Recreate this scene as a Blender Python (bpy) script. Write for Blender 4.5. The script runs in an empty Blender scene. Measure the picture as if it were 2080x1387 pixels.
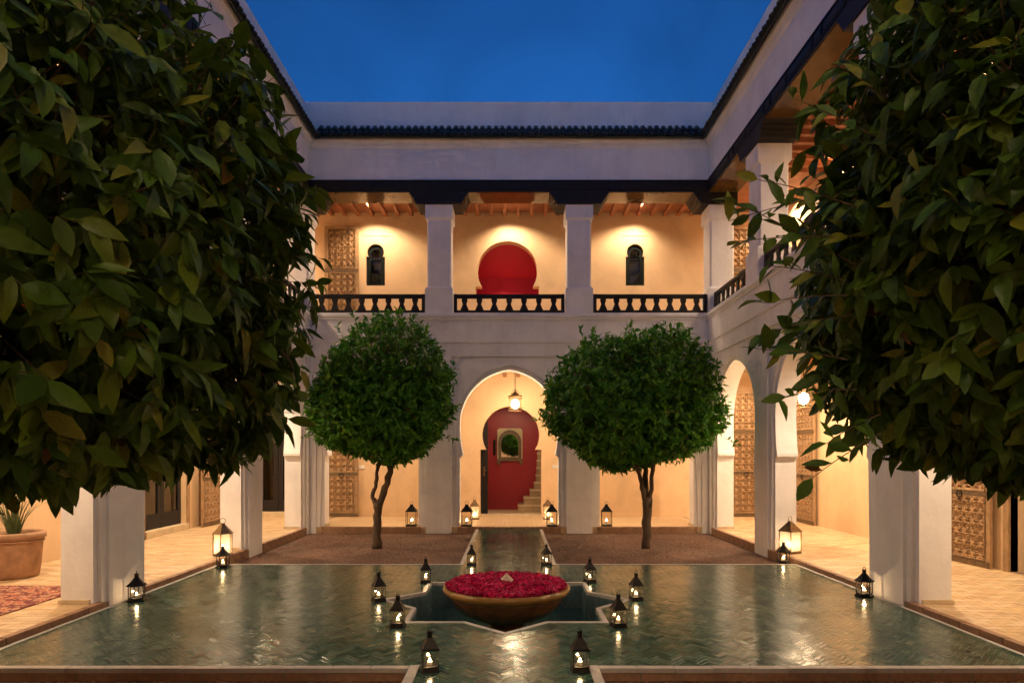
import bpy, bmesh, math, random
import numpy as np
from mathutils import Vector, Matrix, geometry

R = math.radians
random.seed(7)
rng = np.random.default_rng(11)
scene = bpy.context.scene
col = scene.collection

# ------------------------------------------------------------------ camera
FPX, HOR, CX, CAMX, CAMH = 1340.0, 918.0, 1040.0, 0.06, 1.6
cam_data = bpy.data.cameras.new('camera')
cam = bpy.data.objects.new('camera', cam_data)
col.objects.link(cam)
cam.location = (CAMX, 0.0, CAMH)
cam.rotation_euler = (R(90), 0, 0)
cam_data.sensor_width = 36
cam_data.lens = 36 * FPX / 2080
cam_data.shift_y = (HOR - 693.5) / 2080
cam_data.clip_start = 0.05
cam_data.clip_end = 500
scene.camera = cam

# ------------------------------------------------------------------ dusk sky
world = bpy.data.worlds.new('World')
scene.world = world
world.use_nodes = True
wn = world.node_tree
wn.nodes.clear()
sky = wn.nodes.new('ShaderNodeTexSky')
sky.sky_type = 'NISHITA'
sky.sun_disc = False
sky.sun_elevation = R(1.5)
sky.sun_rotation = R(200)
sky.altitude = 500
sky.dust_density = 0.6
sky.ozone_density = 5.3
wbg = wn.nodes.new('ShaderNodeBackground')
wbg.inputs['Strength'].default_value = 0.15
wout = wn.nodes.new('ShaderNodeOutputWorld')
wtc = wn.nodes.new('ShaderNodeTexCoord')
wns = wn.nodes.new('ShaderNodeTexNoise'); wns.inputs['Scale'].default_value = 3.2; wns.inputs['Detail'].default_value = 5; wns.inputs['Distortion'].default_value = 0.4
wmr = wn.nodes.new('ShaderNodeMapRange'); wmr.inputs['From Min'].default_value = 0.35; wmr.inputs['From Max'].default_value = 0.68; wmr.inputs['To Min'].default_value = 0.76; wmr.inputs['To Max'].default_value = 1.14
wsc = wn.nodes.new('ShaderNodeVectorMath'); wsc.operation = 'SCALE'
wn.links.new(wtc.outputs['Generated'], wns.inputs['Vector']); wn.links.new(wns.outputs['Fac'], wmr.inputs['Value'])
wn.links.new(sky.outputs[0], wsc.inputs[0]); wn.links.new(wmr.outputs[0], wsc.inputs['Scale'])
wn.links.new(wsc.outputs[0], wbg.inputs[0])
wn.links.new(wbg.outputs[0], wout.inputs[0])

scene.view_settings.view_transform = 'Standard'
scene.view_settings.look = 'None'
scene.view_settings.gamma = 1
scene.view_settings.exposure = 1.42
scene.cycles.use_denoising = True
scene.cycles.max_bounces = 7
scene.cycles.use_adaptive_sampling = True
scene.cycles.adaptive_threshold = 0.035
scene.cycles.diffuse_bounces = 4
scene.cycles.glossy_bounces = 4
scene.cycles.transparent_max_bounces = 24
scene.cycles.sample_clamp_indirect = 6
scene.cycles.use_light_tree = True
WARM = (1.0, 0.73, 0.46)
FLAME = (1.0, 0.64, 0.32)
SPOT_UP, SPOT_DOWN = 94.0, 152.0      # gallery downlights, watts
PENDANT_W, CANDLE_W, BIGCANDLE_W = 95.0, 0.5, 3.5

# ------------------------------------------------------------------ materials
MATS = {}
def new_mat(name):
    m = bpy.data.materials.new(name)
    m.use_nodes = True
    MATS[name] = m
    nt = m.node_tree
    b = nt.nodes['Principled BSDF']
    return m, nt, b
def ramp(nt, fac, stops):
    r = nt.nodes.new('ShaderNodeValToRGB')
    e = r.color_ramp.elements
    while len(e) < len(stops): e.new(0.5)
    for el, (p, c) in zip(e, stops):
        el.position = p; el.color = (*c, 1)
    nt.links.new(fac, r.inputs[0])
    return r.outputs[0]
def noise(nt, scale, detail=4, rough=0.55, coord='Object', dist=0.0, vec_scale=None):
    tc = nt.nodes.new('ShaderNodeTexCoord')
    n = nt.nodes.new('ShaderNodeTexNoise')
    n.inputs['Scale'].default_value = scale
    n.inputs['Detail'].default_value = detail
    n.inputs['Roughness'].default_value = rough
    n.inputs['Distortion'].default_value = dist
    src = tc.outputs[coord]
    if vec_scale:
        mp = nt.nodes.new('ShaderNodeMapping'); mp.inputs['Scale'].default_value = vec_scale
        nt.links.new(src, mp.inputs[0]); src = mp.outputs[0]
    nt.links.new(src, n.inputs['Vector'])
    return n.outputs['Fac']
def bump(nt, b, h, strength, dist=0.01):
    bp = nt.nodes.new('ShaderNodeBump')
    bp.inputs['Strength'].default_value = strength
    bp.inputs['Distance'].default_value = dist
    nt.links.new(h, bp.inputs['Height'])
    nt.links.new(bp.outputs[0], b.inputs['Normal'])
def lerp3(a, b, t): return tuple(x + (y - x) * t for x, y in zip(a, b))
def plaster(name, base, var=0.12, rough=0.75, bs=0.12, scale=1.6, streak=0.0):
    m, nt, b = new_mat(name)
    n1 = noise(nt, scale, 8, 0.62, dist=0.6)
    c = ramp(nt, n1, [(0.3, tuple(x * (1 - var) for x in base)), (0.55, base), (0.75, tuple(min(1, x * (1 + var * 0.6)) for x in base))])
    if streak:      # rain streaks and limewash brush marks
        n3 = noise(nt, 7.0, 6, 0.65, vec_scale=(1, 1, 0.07))
        mm = nt.nodes.new('ShaderNodeMix'); mm.data_type = 'RGBA'; mm.blend_type = 'MULTIPLY'; mm.inputs[0].default_value = 1.0
        nt.links.new(c, mm.inputs[6]); nt.links.new(ramp(nt, n3, [(0.36, (1 - streak,) * 3), (0.56, (1, 1, 1))]), mm.inputs[7])
        c = mm.outputs[2]
    nt.links.new(c, b.inputs['Base Color'])
    b.inputs['Roughness'].default_value = rough
    b.inputs['Specular IOR Level'].default_value = 0.3
    n2 = noise(nt, 9, 6, 0.6)
    bump(nt, b, n2, bs, 0.02)
    return m
def simple(name, base, rough=0.5, metal=0.0, var=0.0, scale=6, bs=0.0, spec=0.5, stretch=None):
    m, nt, b = new_mat(name)
    b.inputs['Roughness'].default_value = rough
    b.inputs['Metallic'].default_value = metal
    b.inputs['Specular IOR Level'].default_value = spec
    if var:
        n1 = noise(nt, scale, 6, 0.6, vec_scale=stretch)
        c = ramp(nt, n1, [(0.3, tuple(x * (1 - var) for x in base)), (0.7, tuple(min(1, x * (1 + var)) for x in base))])
        nt.links.new(c, b.inputs['Base Color'])
        if bs: bump(nt, b, n1, bs, 0.01)
    else:
        b.inputs['Base Color'].default_value = (*base, 1)
    return m
def tinted(name, rough, spec=0.5, mottled=0.25, mscale=14, bs=0.0, trans=0.0, coat=0.0, rvar=0.0):
    """colour from the per-piece tint attribute"""
    m, nt, b = new_mat(name)
    a = nt.nodes.new('ShaderNodeAttribute'); a.attribute_name = 'tint'
    n1 = noise(nt, mscale, 5, 0.6)
    mr = nt.nodes.new('ShaderNodeMapRange')
    mr.inputs['From Min'].default_value = 0.25; mr.inputs['From Max'].default_value = 0.75
    mr.inputs['To Min'].default_value = 1 - mottled; mr.inputs['To Max'].default_value = 1 + mottled
    nt.links.new(n1, mr.inputs['Value'])
    mx = nt.nodes.new('ShaderNodeVectorMath'); mx.operation = 'SCALE'
    nt.links.new(a.outputs['Color'], mx.inputs[0]); nt.links.new(mr.outputs[0], mx.inputs['Scale'])
    nt.links.new(mx.outputs[0], b.inputs['Base Color'])
    b.inputs['Roughness'].default_value = rough
    b.inputs['Specular IOR Level'].default_value = spec
    if rvar:
        n3 = noise(nt, 3.0, 5, 0.65)
        m3 = nt.nodes.new('ShaderNodeMapRange')
        m3.inputs['From Min'].default_value = 0.3; m3.inputs['From Max'].default_value = 0.7
        m3.inputs['To Min'].default_value = rough - rvar; m3.inputs['To Max'].default_value = rough + rvar
        nt.links.new(n3, m3.inputs['Value']); nt.links.new(m3.outputs[0], b.inputs['Roughness'])
    if coat: b.inputs['Coat Weight'].default_value = coat
    if bs: bump(nt, b, n1, bs, 0.004)
    if trans:
        out = nt.nodes['Material Output']
        tr = nt.nodes.new('ShaderNodeBsdfTranslucent')
        nt.links.new(mx.outputs[0], tr.inputs['Color'])
        ms = nt.nodes.new('ShaderNodeMixShader'); ms.inputs[0].default_value = trans
        nt.links.new(b.outputs[0], ms.inputs[1]); nt.links.new(tr.outputs[0], ms.inputs[2])
        nt.links.new(ms.outputs[0], out.inputs[0])
    return m

M_white = plaster('white_lime_plaster', (0.88, 0.87, 0.885), 0.12, 0.8, 0.30, streak=0.045)
M_ochre = plaster('ochre_tadelakt', (0.76, 0.545, 0.335), 0.16, 0.6, 0.10, 1.3)
M_alcove = plaster('lit_red_tadelakt', (0.64, 0.036, 0.072), 0.12, 0.5, 0.08)  # brighter copy of the red tadelakt, standing in for stronger light
M_red = plaster('red_tadelakt', (0.34, 0.026, 0.036), 0.15, 0.4, 0.08)
M_black_wood = simple('black_carved_wood', (0.016, 0.013, 0.013), 0.55, spec=0.28, var=0.4, scale=5, bs=0.2, stretch=(1, 1, 8))
M_frame = simple('dark_green_window_paint', (0.010, 0.013, 0.012), 0.8, spec=0.08)
M_soffit = simple('varnished_soffit_wood', (0.13, 0.068, 0.022), 0.12, var=0.25, scale=3, bs=0.02, stretch=(1, 1, 1))
M_rafter = simple('red_cedar_rafters', (0.33, 0.13, 0.065), 0.6, var=0.25, scale=4, bs=0.1)
M_cedar = simple('old_carved_cedar', (0.36, 0.225, 0.115), 0.62, var=0.25, scale=9, bs=0.2)
M_cedar_dark = simple('dark_cedar_rail', (0.13, 0.082, 0.042), 0.55, var=0.3, scale=9, bs=0.2)
M_iron = simple('black_iron', (0.02, 0.017, 0.015), 0.45, 0.7, var=0.4, scale=30, bs=0.1)
M_brass = simple('aged_bronze', (0.20, 0.13, 0.07), 0.38, 0.85, var=0.4, scale=25, bs=0.1)
M_wax = simple('candle_wax', (0.85, 0.75, 0.6), 0.5)
M_stone_border = simple('white_marble_border', (0.42, 0.395, 0.37), 0.45, var=0.10, scale=14, bs=0.05)
M_kerb = simple('kerb_terracotta_brick', (0.30, 0.17, 0.10), 0.7, var=0.3, scale=10, bs=0.3)
M_step = simple('stone_stair', (0.58, 0.46, 0.30), 0.6, var=0.15, scale=8, bs=0.1)
M_riser = simple('shaded_stair_riser', (0.36, 0.26, 0.15), 0.7, var=0.2, scale=9)  # darker than the tread stone, so tread edges look lit
M_grout = simple('grey_green_grout', (0.17, 0.18, 0.145), 0.7, var=0.2, scale=20)
M_floor_grout = simple('sandy_grout', (0.30, 0.22, 0.14), 0.85, var=0.2, scale=20)
M_pit = simple('dark_blue_green_glaze', (0.09, 0.15, 0.16), 0.25, var=0.4, scale=12, bs=0.05)
M_roof_tile = simple('green_black_glazed_tile', (0.020, 0.026, 0.022), 0.42, var=0.5, scale=6, bs=0.05)
M_bowl = simple('brown_glaze', (0.13, 0.055, 0.018), 0.18, var=0.35, scale=6, bs=0.03)
M_rim = simple('amber_glaze', (0.24, 0.125, 0.03), 0.2, var=0.25, scale=6, bs=0.03)
M_nozzle = simple('pale_stone_nozzle', (0.55, 0.42, 0.30), 0.5, var=0.1)
M_terracotta = simple('old_terracotta', (0.36, 0.20, 0.11), 0.8, var=0.3, scale=7, bs=0.2)
M_soil = simple('potting_soil', (0.04, 0.025, 0.015), 0.95)
M_bark = simple('citrus_bark', (0.105, 0.070, 0.042), 0.85, var=0.35, scale=18, bs=0.6, stretch=(1, 1, 0.35))
M_switch = simple('white_plastic', (0.8, 0.78, 0.72), 0.4)
M_mirror = simple('mirror_glass', (0.9, 0.9, 0.9), 0.02, 1.0)
M_bone = simple('mirror_bone_inlay', (0.5, 0.40, 0.24), 0.45, var=0.45, scale=60)
M_room_shade = simple('room_shade', (0.05, 0.035, 0.025), 0.9)  # near-black colour puts the shade of unlit rooms into the surface
M_petal = tinted('rose_petals', 0.45, 0.4, 0.15, 30, trans=0.15)
M_leaf = tinted('citrus_leaf', 0.42, 0.28, 0.38, 34, trans=0.25)
M_tile = tinted('green_glazed_bejmat', 0.215, 0.33, 0.25, 26, bs=0.12, rvar=0.07)
M_bejmat = tinted('cream_bejmat', 0.5, 0.4, 0.16, 16, bs=0.15)

# glass: mostly see-through with a reflection
def glass_mat(name, refl=0.10, tint=(0.95, 0.93, 0.88)):
    m, nt, b = new_mat(name)
    nt.nodes.remove(b)
    out = nt.nodes['Material Output']
    t = nt.nodes.new('ShaderNodeBsdfTransparent'); t.inputs[0].default_value = (*tint, 1)
    g = nt.nodes.new('ShaderNodeBsdfGlossy'); g.inputs['Roughness'].default_value = 0.03
    mx = nt.nodes.new('ShaderNodeMixShader'); mx.inputs[0].default_value = refl
    nt.links.new(t.outputs[0], mx.inputs[1]); nt.links.new(g.outputs[0], mx.inputs[2])
    nt.links.new(mx.outputs[0], out.inputs[0])
    return m
M_glass = glass_mat('lantern_glass', 0.08)
M_frost = glass_mat('clouded_lantern_glass', 0.06)
_nt = M_frost.node_tree
_tl = _nt.nodes.new('ShaderNodeBsdfTranslucent'); _tl.inputs[0].default_value = (0.85, 0.8, 0.7, 1)
_ms = _nt.nodes.new('ShaderNodeMixShader'); _ms.inputs[0].default_value = 0.45
_old = _nt.nodes['Material Output'].inputs[0].links[0].from_socket
_nt.links.new(_old, _ms.inputs[1]); _nt.links.new(_tl.outputs[0], _ms.inputs[2]); _nt.links.new(_ms.outputs[0], _nt.nodes['Material Output'].inputs[0])
M_pane = glass_mat('window_glass', 0.14, (0.45, 0.46, 0.42))
def emit_mat(name, c, s):
    m, nt, b = new_mat(name)
    b.inputs['Base Color'].default_value = (*c, 1)
    b.inputs['Emission Color'].default_value = (*c, 1)
    b.inputs['Emission Strength'].default_value = s
    return m
M_flame = emit_mat('candle_flame', (1.0, 0.66, 0.30), 40)
M_bulb = emit_mat('lamp_glow', (1.0, 0.72, 0.40), 14)
M_downlight = emit_mat('downlight_lens', (1.0, 0.75, 0.45), 3)

# gravel
M_gravel, nt, b = new_mat('reddish_gravel')
tc = nt.nodes.new('ShaderNodeTexCoord')
v = nt.nodes.new('ShaderNodeTexVoronoi'); v.inputs['Scale'].default_value = 70
nt.links.new(tc.outputs['Object'], v.inputs['Vector'])
sep = nt.nodes.new('ShaderNodeSeparateColor'); nt.links.new(v.outputs['Color'], sep.inputs[0])
c = ramp(nt, sep.outputs[0], [(0.0, (0.07, 0.03, 0.02)), (0.45, (0.145, 0.068, 0.043)), (0.8, (0.21, 0.11, 0.07)), (1.0, (0.32, 0.22, 0.16))])
n1 = noise(nt, 1.2, 5)
mxr = nt.nodes.new('ShaderNodeMix'); mxr.data_type = 'RGBA'; mxr.blend_type = 'MULTIPLY'; mxr.inputs[0].default_value = 0.7
nt.links.new(c, mxr.inputs[6])
nt.links.new(ramp(nt, n1, [(0.3, (0.42, 0.38, 0.36)), (0.7, (1.15, 1.08, 1.0))]), mxr.inputs[7])
nt.links.new(mxr.outputs[2], b.inputs['Base Color'])
b.inputs['Roughness'].default_value = 0.9
bump(nt, b, v.outputs['Distance'], 0.9, 0.012)

# brick-like floor for the far gallery
M_farfloor, nt, b = new_mat('cream_bejmat_far')
tc = nt.nodes.new('ShaderNodeTexCoord')
bt = nt.nodes.new('ShaderNodeTexBrick')
bt.inputs['Scale'].default_value = 1.0
bt.inputs['Brick Width'].default_value = 0.20; bt.inputs['Row Height'].default_value = 0.09
bt.inputs['Mortar Size'].default_value = 0.004
bt.inputs['Color1'].default_value = (0.62, 0.45, 0.27, 1); bt.inputs['Color2'].default_value = (0.52, 0.36, 0.2, 1)
bt.inputs['Mortar'].default_value = (0.3, 0.22, 0.14, 1)
nt.links.new(tc.outputs['Object'], bt.inputs['Vector'])
nt.links.new(bt.outputs['Color'], b.inputs['Base Color'])
b.inputs['Roughness'].default_value = 0.5

# patterned rug
M_rug, nt, b = new_mat('red_patterned_rug')
tc = nt.nodes.new('ShaderNodeTexCoord')
vo = nt.nodes.new('ShaderNodeTexVoronoi'); vo.inputs['Scale'].default_value = 12
nt.links.new(tc.outputs['Object'], vo.inputs['Vector'])
n1 = noise(nt, 26, 4, 0.7)
ma = nt.nodes.new('ShaderNodeMath'); ma.operation = 'MULTIPLY_ADD'; ma.inputs[1].default_value = 0.55
nt.links.new(vo.outputs['Distance'], ma.inputs[0]); nt.links.new(n1, ma.inputs[2])
c = ramp(nt, ma.outputs[0], [(0.45, (0.30, 0.035, 0.025)), (0.62, (0.36, 0.06, 0.035)), (0.72, (0.55, 0.38, 0.22)), (0.8, (0.16, 0.03, 0.03))])
nt.links.new(c, b.inputs['Base Color']); b.inputs['Roughness'].default_value = 0.95

# water
M_water, nt, b = new_mat('still_water')
b.inputs['Base Color'].default_value = (0.02, 0.065, 0.06, 1)
b.inputs['Roughness'].default_value = 0.03
bump(nt, b, noise(nt, 9, 2), 0.15, 0.02)

# ------------------------------------------------------------------ mesh helpers
def tag(o, label=None, cat=None, group=None, kind=None):
    if label: o['label'] = label
    if cat: o['category'] = cat
    if group: o['group'] = group
    if kind: o['kind'] = kind
    return o
def empty(name, loc=(0, 0, 0), rz=0):
    o = bpy.data.objects.new(name, None); col.objects.link(o)
    o.location = loc; o.rotation_euler = (0, 0, rz); o.empty_display_size = 0.1
    return o
def link(name, me, parent=None, loc=None, rot=None, scale=None, mat4=None):
    o = bpy.data.objects.new(name, me); col.objects.link(o)
    if parent is not None: o.parent = parent
    if mat4 is not None: o.matrix_basis = mat4
    if loc is not None: o.location = loc
    if rot is not None: o.rotation_euler = rot
    if scale is not None: o.scale = scale
    return o
class MB:
    def __init__(s, P=None): s.v = []; s.f = []; s.P = P or (lambda a, b, c: (a, b, c))
    def add(s, verts, faces):
        o = len(s.v)
        s.v += [s.P(*p) for p in verts]
        s.f += [tuple(i + o for i in f) for f in faces]
        return s
    def box(s, x0, x1, y0, y1, z0, z1):
        return s.add([(x0, y0, z0), (x1, y0, z0), (x1, y1, z0), (x0, y1, z0), (x0, y0, z1), (x1, y0, z1), (x1, y1, z1), (x0, y1, z1)],
                     [(0, 3, 2, 1), (4, 5, 6, 7), (0, 1, 5, 4), (1, 2, 6, 5), (2, 3, 7, 6), (3, 0, 4, 7)])
    def frust(s, c0, h0, c1, h1):
        """square frustum: centre and half sizes bottom / top; c=(x,y,z) h=(hx,hy)"""
        vs = []
        for c, h in ((c0, h0), (c1, h1)):
            vs += [(c[0] - h[0], c[1] - h[1], c[2]), (c[0] + h[0], c[1] - h[1], c[2]), (c[0] + h[0], c[1] + h[1], c[2]), (c[0] - h[0], c[1] + h[1], c[2])]
        return s.add(vs, [(0, 3, 2, 1), (4, 5, 6, 7), (0, 1, 5, 4), (1, 2, 6, 5), (2, 3, 7, 6), (3, 0, 4, 7)])
    def ngon(s, n, rings, rot=0.0, cap=True, c=(0, 0)):
        """rings of an n-gon: list of (radius, z)"""
        vs = []; fs = []
        for r, z in rings:
            for k in range(n):
                a = rot + 2 * math.pi * k / n
                vs.append((c[0] + r * math.cos(a), c[1] + r * math.sin(a), z))
        for i in range(len(rings) - 1):
            for k in range(n):
                a, b_ = i * n + k, i * n + (k + 1) % n
                fs.append((a, b_, b_ + n, a + n))
        if cap:
            fs.append(tuple(range(n - 1, -1, -1)))
            fs.append(tuple((len(rings) - 1) * n + k for k in range(n)))
        return s.add(vs, fs)
    def bar(s, a, b_, r, n=5):
        a, b_ = Vector(a), Vector(b_)
        d = (b_ - a).normalized()
        u = d.orthogonal().normalized(); w = d.cross(u)
        vs = []
        for p in (a, b_):
            for k in range(n):
                t = 2 * math.pi * k / n
                vs.append(tuple(p + u * (r * math.cos(t)) + w * (r * math.sin(t))))
        return s.add(vs, [(k, (k + 1) % n, n + (k + 1) % n, n + k) for k in range(n)] + [tuple(range(n - 1, -1, -1)), tuple(range(n, 2 * n))])
    def tube(s, pts, rad, n=8):
        """tapered tube through points"""
        pts = [Vector(p) for p in pts]
        up = None; vs = []; fs = []
        for i, p in enumerate(pts):
            d = (pts[min(i + 1, len(pts) - 1)] - pts[max(i - 1, 0)]).normalized()
            if up is None: up = d.orthogonal().normalized()
            u = (up - d * up.dot(d)).normalized(); up = u; w = d.cross(u)
            r = rad[i]
            for k in range(n):
                t = 2 * math.pi * k / n
                vs.append(tuple(p + u * (r * math.cos(t)) + w * (r * math.sin(t))))
        for i in range(len(pts) - 1):
            for k in range(n):
                a, b_ = i * n + k, i * n + (k + 1) % n
                fs.append((a, b_, b_ + n, a + n))
        fs += [tuple(range(n - 1, -1, -1)), tuple((len(pts) - 1) * n + k for k in range(n))]
        return s.add(vs, fs)
    def prism(s, loops, y0, y1):
        """polygon with holes in (x,z), extruded along y; loops[0] is the outline"""
        tris = geometry.tessellate_polygon([[Vector((p[0], p[1], 0)) for p in L] for L in loops])
        flat = [p for L in loops for p in L]
        n = len(flat)
        vs = [(p[0], y0, p[1]) for p in flat] + [(p[0], y1, p[1]) for p in flat]
        fs = [tuple(t) for t in tris] + [tuple(i + n for i in reversed(t)) for t in tris]
        o = 0
        for L in loops:
            m = len(L)
            for k in range(m):
                a, b_ = o + k, o + (k + 1) % m
                fs.append((a, b_, b_ + n, a + n))
            o += m
        return s.add(vs, fs)
    def mesh(s, name, mat, smooth=False, bevel=0.0):
        me = bpy.data.meshes.new(name)
        me.from_pydata(s.v, [], s.f)
        bm = bmesh.new(); bm.from_mesh(me)
        bmesh.ops.recalc_face_normals(bm, faces=bm.faces)
        if bevel:
            bmesh.ops.remove_doubles(bm, verts=bm.verts, dist=1e-5)
            es = [e for e in bm.edges if len(e.link_faces) == 2 and e.calc_face_angle(0) > 0.5]
            bmesh.ops.bevel(bm, geom=es, offset=bevel, segments=2, profile=0.6, affect='EDGES', clamp_overlap=True)
        bm.to_mesh(me); bm.free()
        me.materials.append(mat)
        if smooth: me.polygons.foreach_set('use_smooth', [True] * len(me.polygons))
        return me
    def obj(s, name, mat, parent=None, smooth=False, bevel=0.0, **kw):
        return link(name, s.mesh(name, mat, smooth, bevel), parent, **kw)
def set_tint(me, cols):
    a = me.color_attributes.new('tint', 'FLOAT_COLOR', 'POINT')
    a.data.foreach_set('color', np.asarray(cols, dtype=np.float32).ravel())
def lamp(name, kind, loc, energy, color, parent=None, radius=0.03, cone=None, blend=0.6, rot=None):
    d = bpy.data.lights.new(name, kind)
    d.energy = energy; d.color = color; d.shadow_soft_size = radius
    if kind == 'SPOT': d.spot_size = cone; d.spot_blend = blend
    o = bpy.data.objects.new(name, d); col.objects.link(o)
    if parent is not None: o.parent = parent
    o.location = loc
    if rot: o.rotation_euler = rot
    return o

# ------------------------------------------------------------------ key dimensions (metres)
XW = 4.15            # courtyard face of the side wings
YB = 13.70           # courtyard face of the back wing
FZ = 0.05            # gallery floor
GZ = -0.09           # gravel
UPF = 3.76           # upper gallery floor
VIN_S = 2.35         # depth of side galleries
VIN_B = 2.16
PY0, PY1, PX = 4.88, 9.42, 4.08
PATH = 0.63
SC = (0.0, 7.15)     # fountain centre
SA = 0.92            # half side of the star squares
P_back = lambda u, v, z: (u, YB + v, z)
P_right = lambda u, v, z: (XW + v, u, z)
P_left = lambda u, v, z: (-XW - v, u, z)

# ------------------------------------------------------------------ ground
g = MB()
BIG = 60
def flat(mb, x0, x1, y0, y1, z): mb.add([(x0, y0, z), (x1, y0, z), (x1, y1, z), (x0, y1, z)], [(0, 1, 2, 3)])
flat(g, -BIG, BIG, -BIG, PY0 + 0.02, GZ); flat(g, -BIG, BIG, PY1 - 0.02, BIG, GZ)
flat(g, -BIG, -PX + 0.02, PY0 + 0.02, PY1 - 0.02, GZ); flat(g, PX - 0.02, BIG, PY0 + 0.02, PY1 - 0.02, GZ)
tag(g.obj('ground', M_gravel), kind='structure')

# star polygon (two squares)
def star(a, c=SC):
    o = a * math.sqrt(2); t = math.sqrt(2) - 1
    pts = []
    for k in range(8):
        ang = k * math.pi / 4
        pts.append((c[0] + o * math.cos(ang), c[1] + o * math.sin(ang)))
        r2 = a / math.cos(math.pi / 8)
        ang2 = ang + math.pi / 8
        pts.append((c[0] + r2 * math.cos(ang2), c[1] + r2 * math.sin(ang2)))
    return pts
SBW = 0.047
# pool floor bed (grout) with the star hole
bed = MB(lambda a, b_, c: (a, c, b_))
bed.prism([[(-PX, PY0), (PX, PY0), (PX, PY1), (-PX, PY1)], star(SA + 0.01)], -0.16, -0.0022)
bed.prism([[(-PATH - 0.06, 1.0), (PATH + 0.06, 1.0), (PATH + 0.06, PY0 - 0.001), (-PATH - 0.06, PY0 - 0.001)]], -0.16, -0.0022)
bed.prism([[(-PATH - 0.06, PY1 + 0.001), (PATH + 0.06, PY1 + 0.001), (PATH + 0.06, YB - 0.05), (-PATH - 0.06, YB - 0.05)]], -0.16, -0.0022)
patio = bed.obj('tiled_pavement', M_grout)
tag(patio, 'glossy dark green herringbone tiled terrace around the star basin', kind='structure')

# herringbone bejmat tiles
def clip(poly, px, py, nx, ny, keep_in=True):
    """keep side where (p-(px,py)).n <= 0"""
    out = []
    s = 1 if keep_in else -1
    d = [s * ((x - px) * nx + (y - py) * ny) for x, y in poly]
    for i in range(len(poly)):
        j = (i + 1) % len(poly)
        if d[i] <= 0: out.append(poly[i])
        if (d[i] < 0 < d[j]) or (d[j] < 0 < d[i]):
            t = d[i] / (d[i] - d[j])
            out.append((poly[i][0] + t * (poly[j][0] - poly[i][0]), poly[i][1] + t * (poly[j][1] - poly[i][1])))
    return out if len(out) > 2 else []
def clip_rect(poly, x0, x1, y0, y1):
    for px, py, nx, ny in ((x0, 0, -1, 0), (x1, 0, 1, 0), (0, y0, 0, -1), (0, y1, 0, 1)):
        poly = clip(poly, px, py, nx, ny)
        if not poly: return []
    return poly
def subtract_square(polys, a, rot):
    hp = [(SC[0] + a * math.cos(rot + k * math.pi / 2), SC[1] + a * math.sin(rot + k * math.pi / 2), math.cos(rot + k * math.pi / 2), math.sin(rot + k * math.pi / 2)) for k in range(4)]
    out = []
    for poly in polys:
        rest = poly
        for px, py, nx, ny in hp:
            o = clip(rest, px, py, nx, ny, False)
            if o: out.append(o)
            rest = clip(rest, px, py, nx, ny)
            if not rest: break
    return out
TL, TW, GAP = 0.132, 0.044, 0.0023
GREENS = [(0.034, 0.088, 0.062), (0.050, 0.108, 0.080), (0.024, 0.066, 0.050), (0.062, 0.112, 0.090), (0.040, 0.080, 0.060), (0.080, 0.120, 0.085), (0.018, 0.050, 0.042), (0.055, 0.098, 0.058)]
def tile_prism_verts(poly, cx, cy, tx, ty, th=0.012, dz=0.0):
    top = [(x, y, dz + (x - cx) * tx + (y - cy) * ty) for x, y in poly]
    bot = [(x, y, dz - th) for x, y in poly]
    return top, bot
tiles = []          # (poly, centre, angle, full)
c45 = math.sqrt(0.5)
for i in range(-190, 190):
    for j in range(-60, 61):
        for kind in (0, 1):
            gx, gy = i + 3 * j, i - 3 * j
            if kind == 0: x0, x1, y0, y1 = gx, gx + 3, gy, gy + 1
            else: x0, x1, y0, y1 = gx, gx + 1, gy + 1, gy + 4
            cxg, cyg = (x0 + x1) / 2 * TW, (y0 + y1) / 2 * TW
            cx, cy = (cxg - cyg) * c45, SC[1] + (cxg + cyg) * c45
            if cx < -PX - 0.2 or cx > PX + 0.2 or cy < 3.6 or cy > YB: continue
            if (cy < PY0 - 0.1 or cy > PY1 + 0.1) and abs(cx) > PATH + 0.1: continue
            h = [(x0 * TW + GAP, y0 * TW + GAP), (x1 * TW - GAP, y0 * TW + GAP), (x1 * TW - GAP, y1 * TW - GAP), (x0 * TW + GAP, y1 * TW - GAP)]
            poly = [((a - b_) * c45, SC[1] + (a + b_) * c45) for a, b_ in h]
            tiles.append((poly, cx, cy, kind))
def inside_full(poly):
    for x, y in poly:
        if not ((abs(x) < PX and PY0 + 0.075 < y < PY1) or (abs(x) < PATH and y <= PY0 + 0.075)): return False
    r = max(abs(poly[0][0] - SC[0]), abs(poly[0][1] - SC[1]))
    return r > 1.7
single = []; rest = []
for t in tiles:
    px = CX + FPX * (t[1] - CAMX) / t[2]; py = HOR + FPX * CAMH / t[2]
    vis = 0 < px < 2080 and py < 1385
    if vis and t[2] < 6.2 and inside_full(t[0]): single.append(t)
    else: rest.append(t)
single.sort(key=lambda t: t[2])
rest += single[300:]; single = single[:300]
tile_meshes = []
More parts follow.
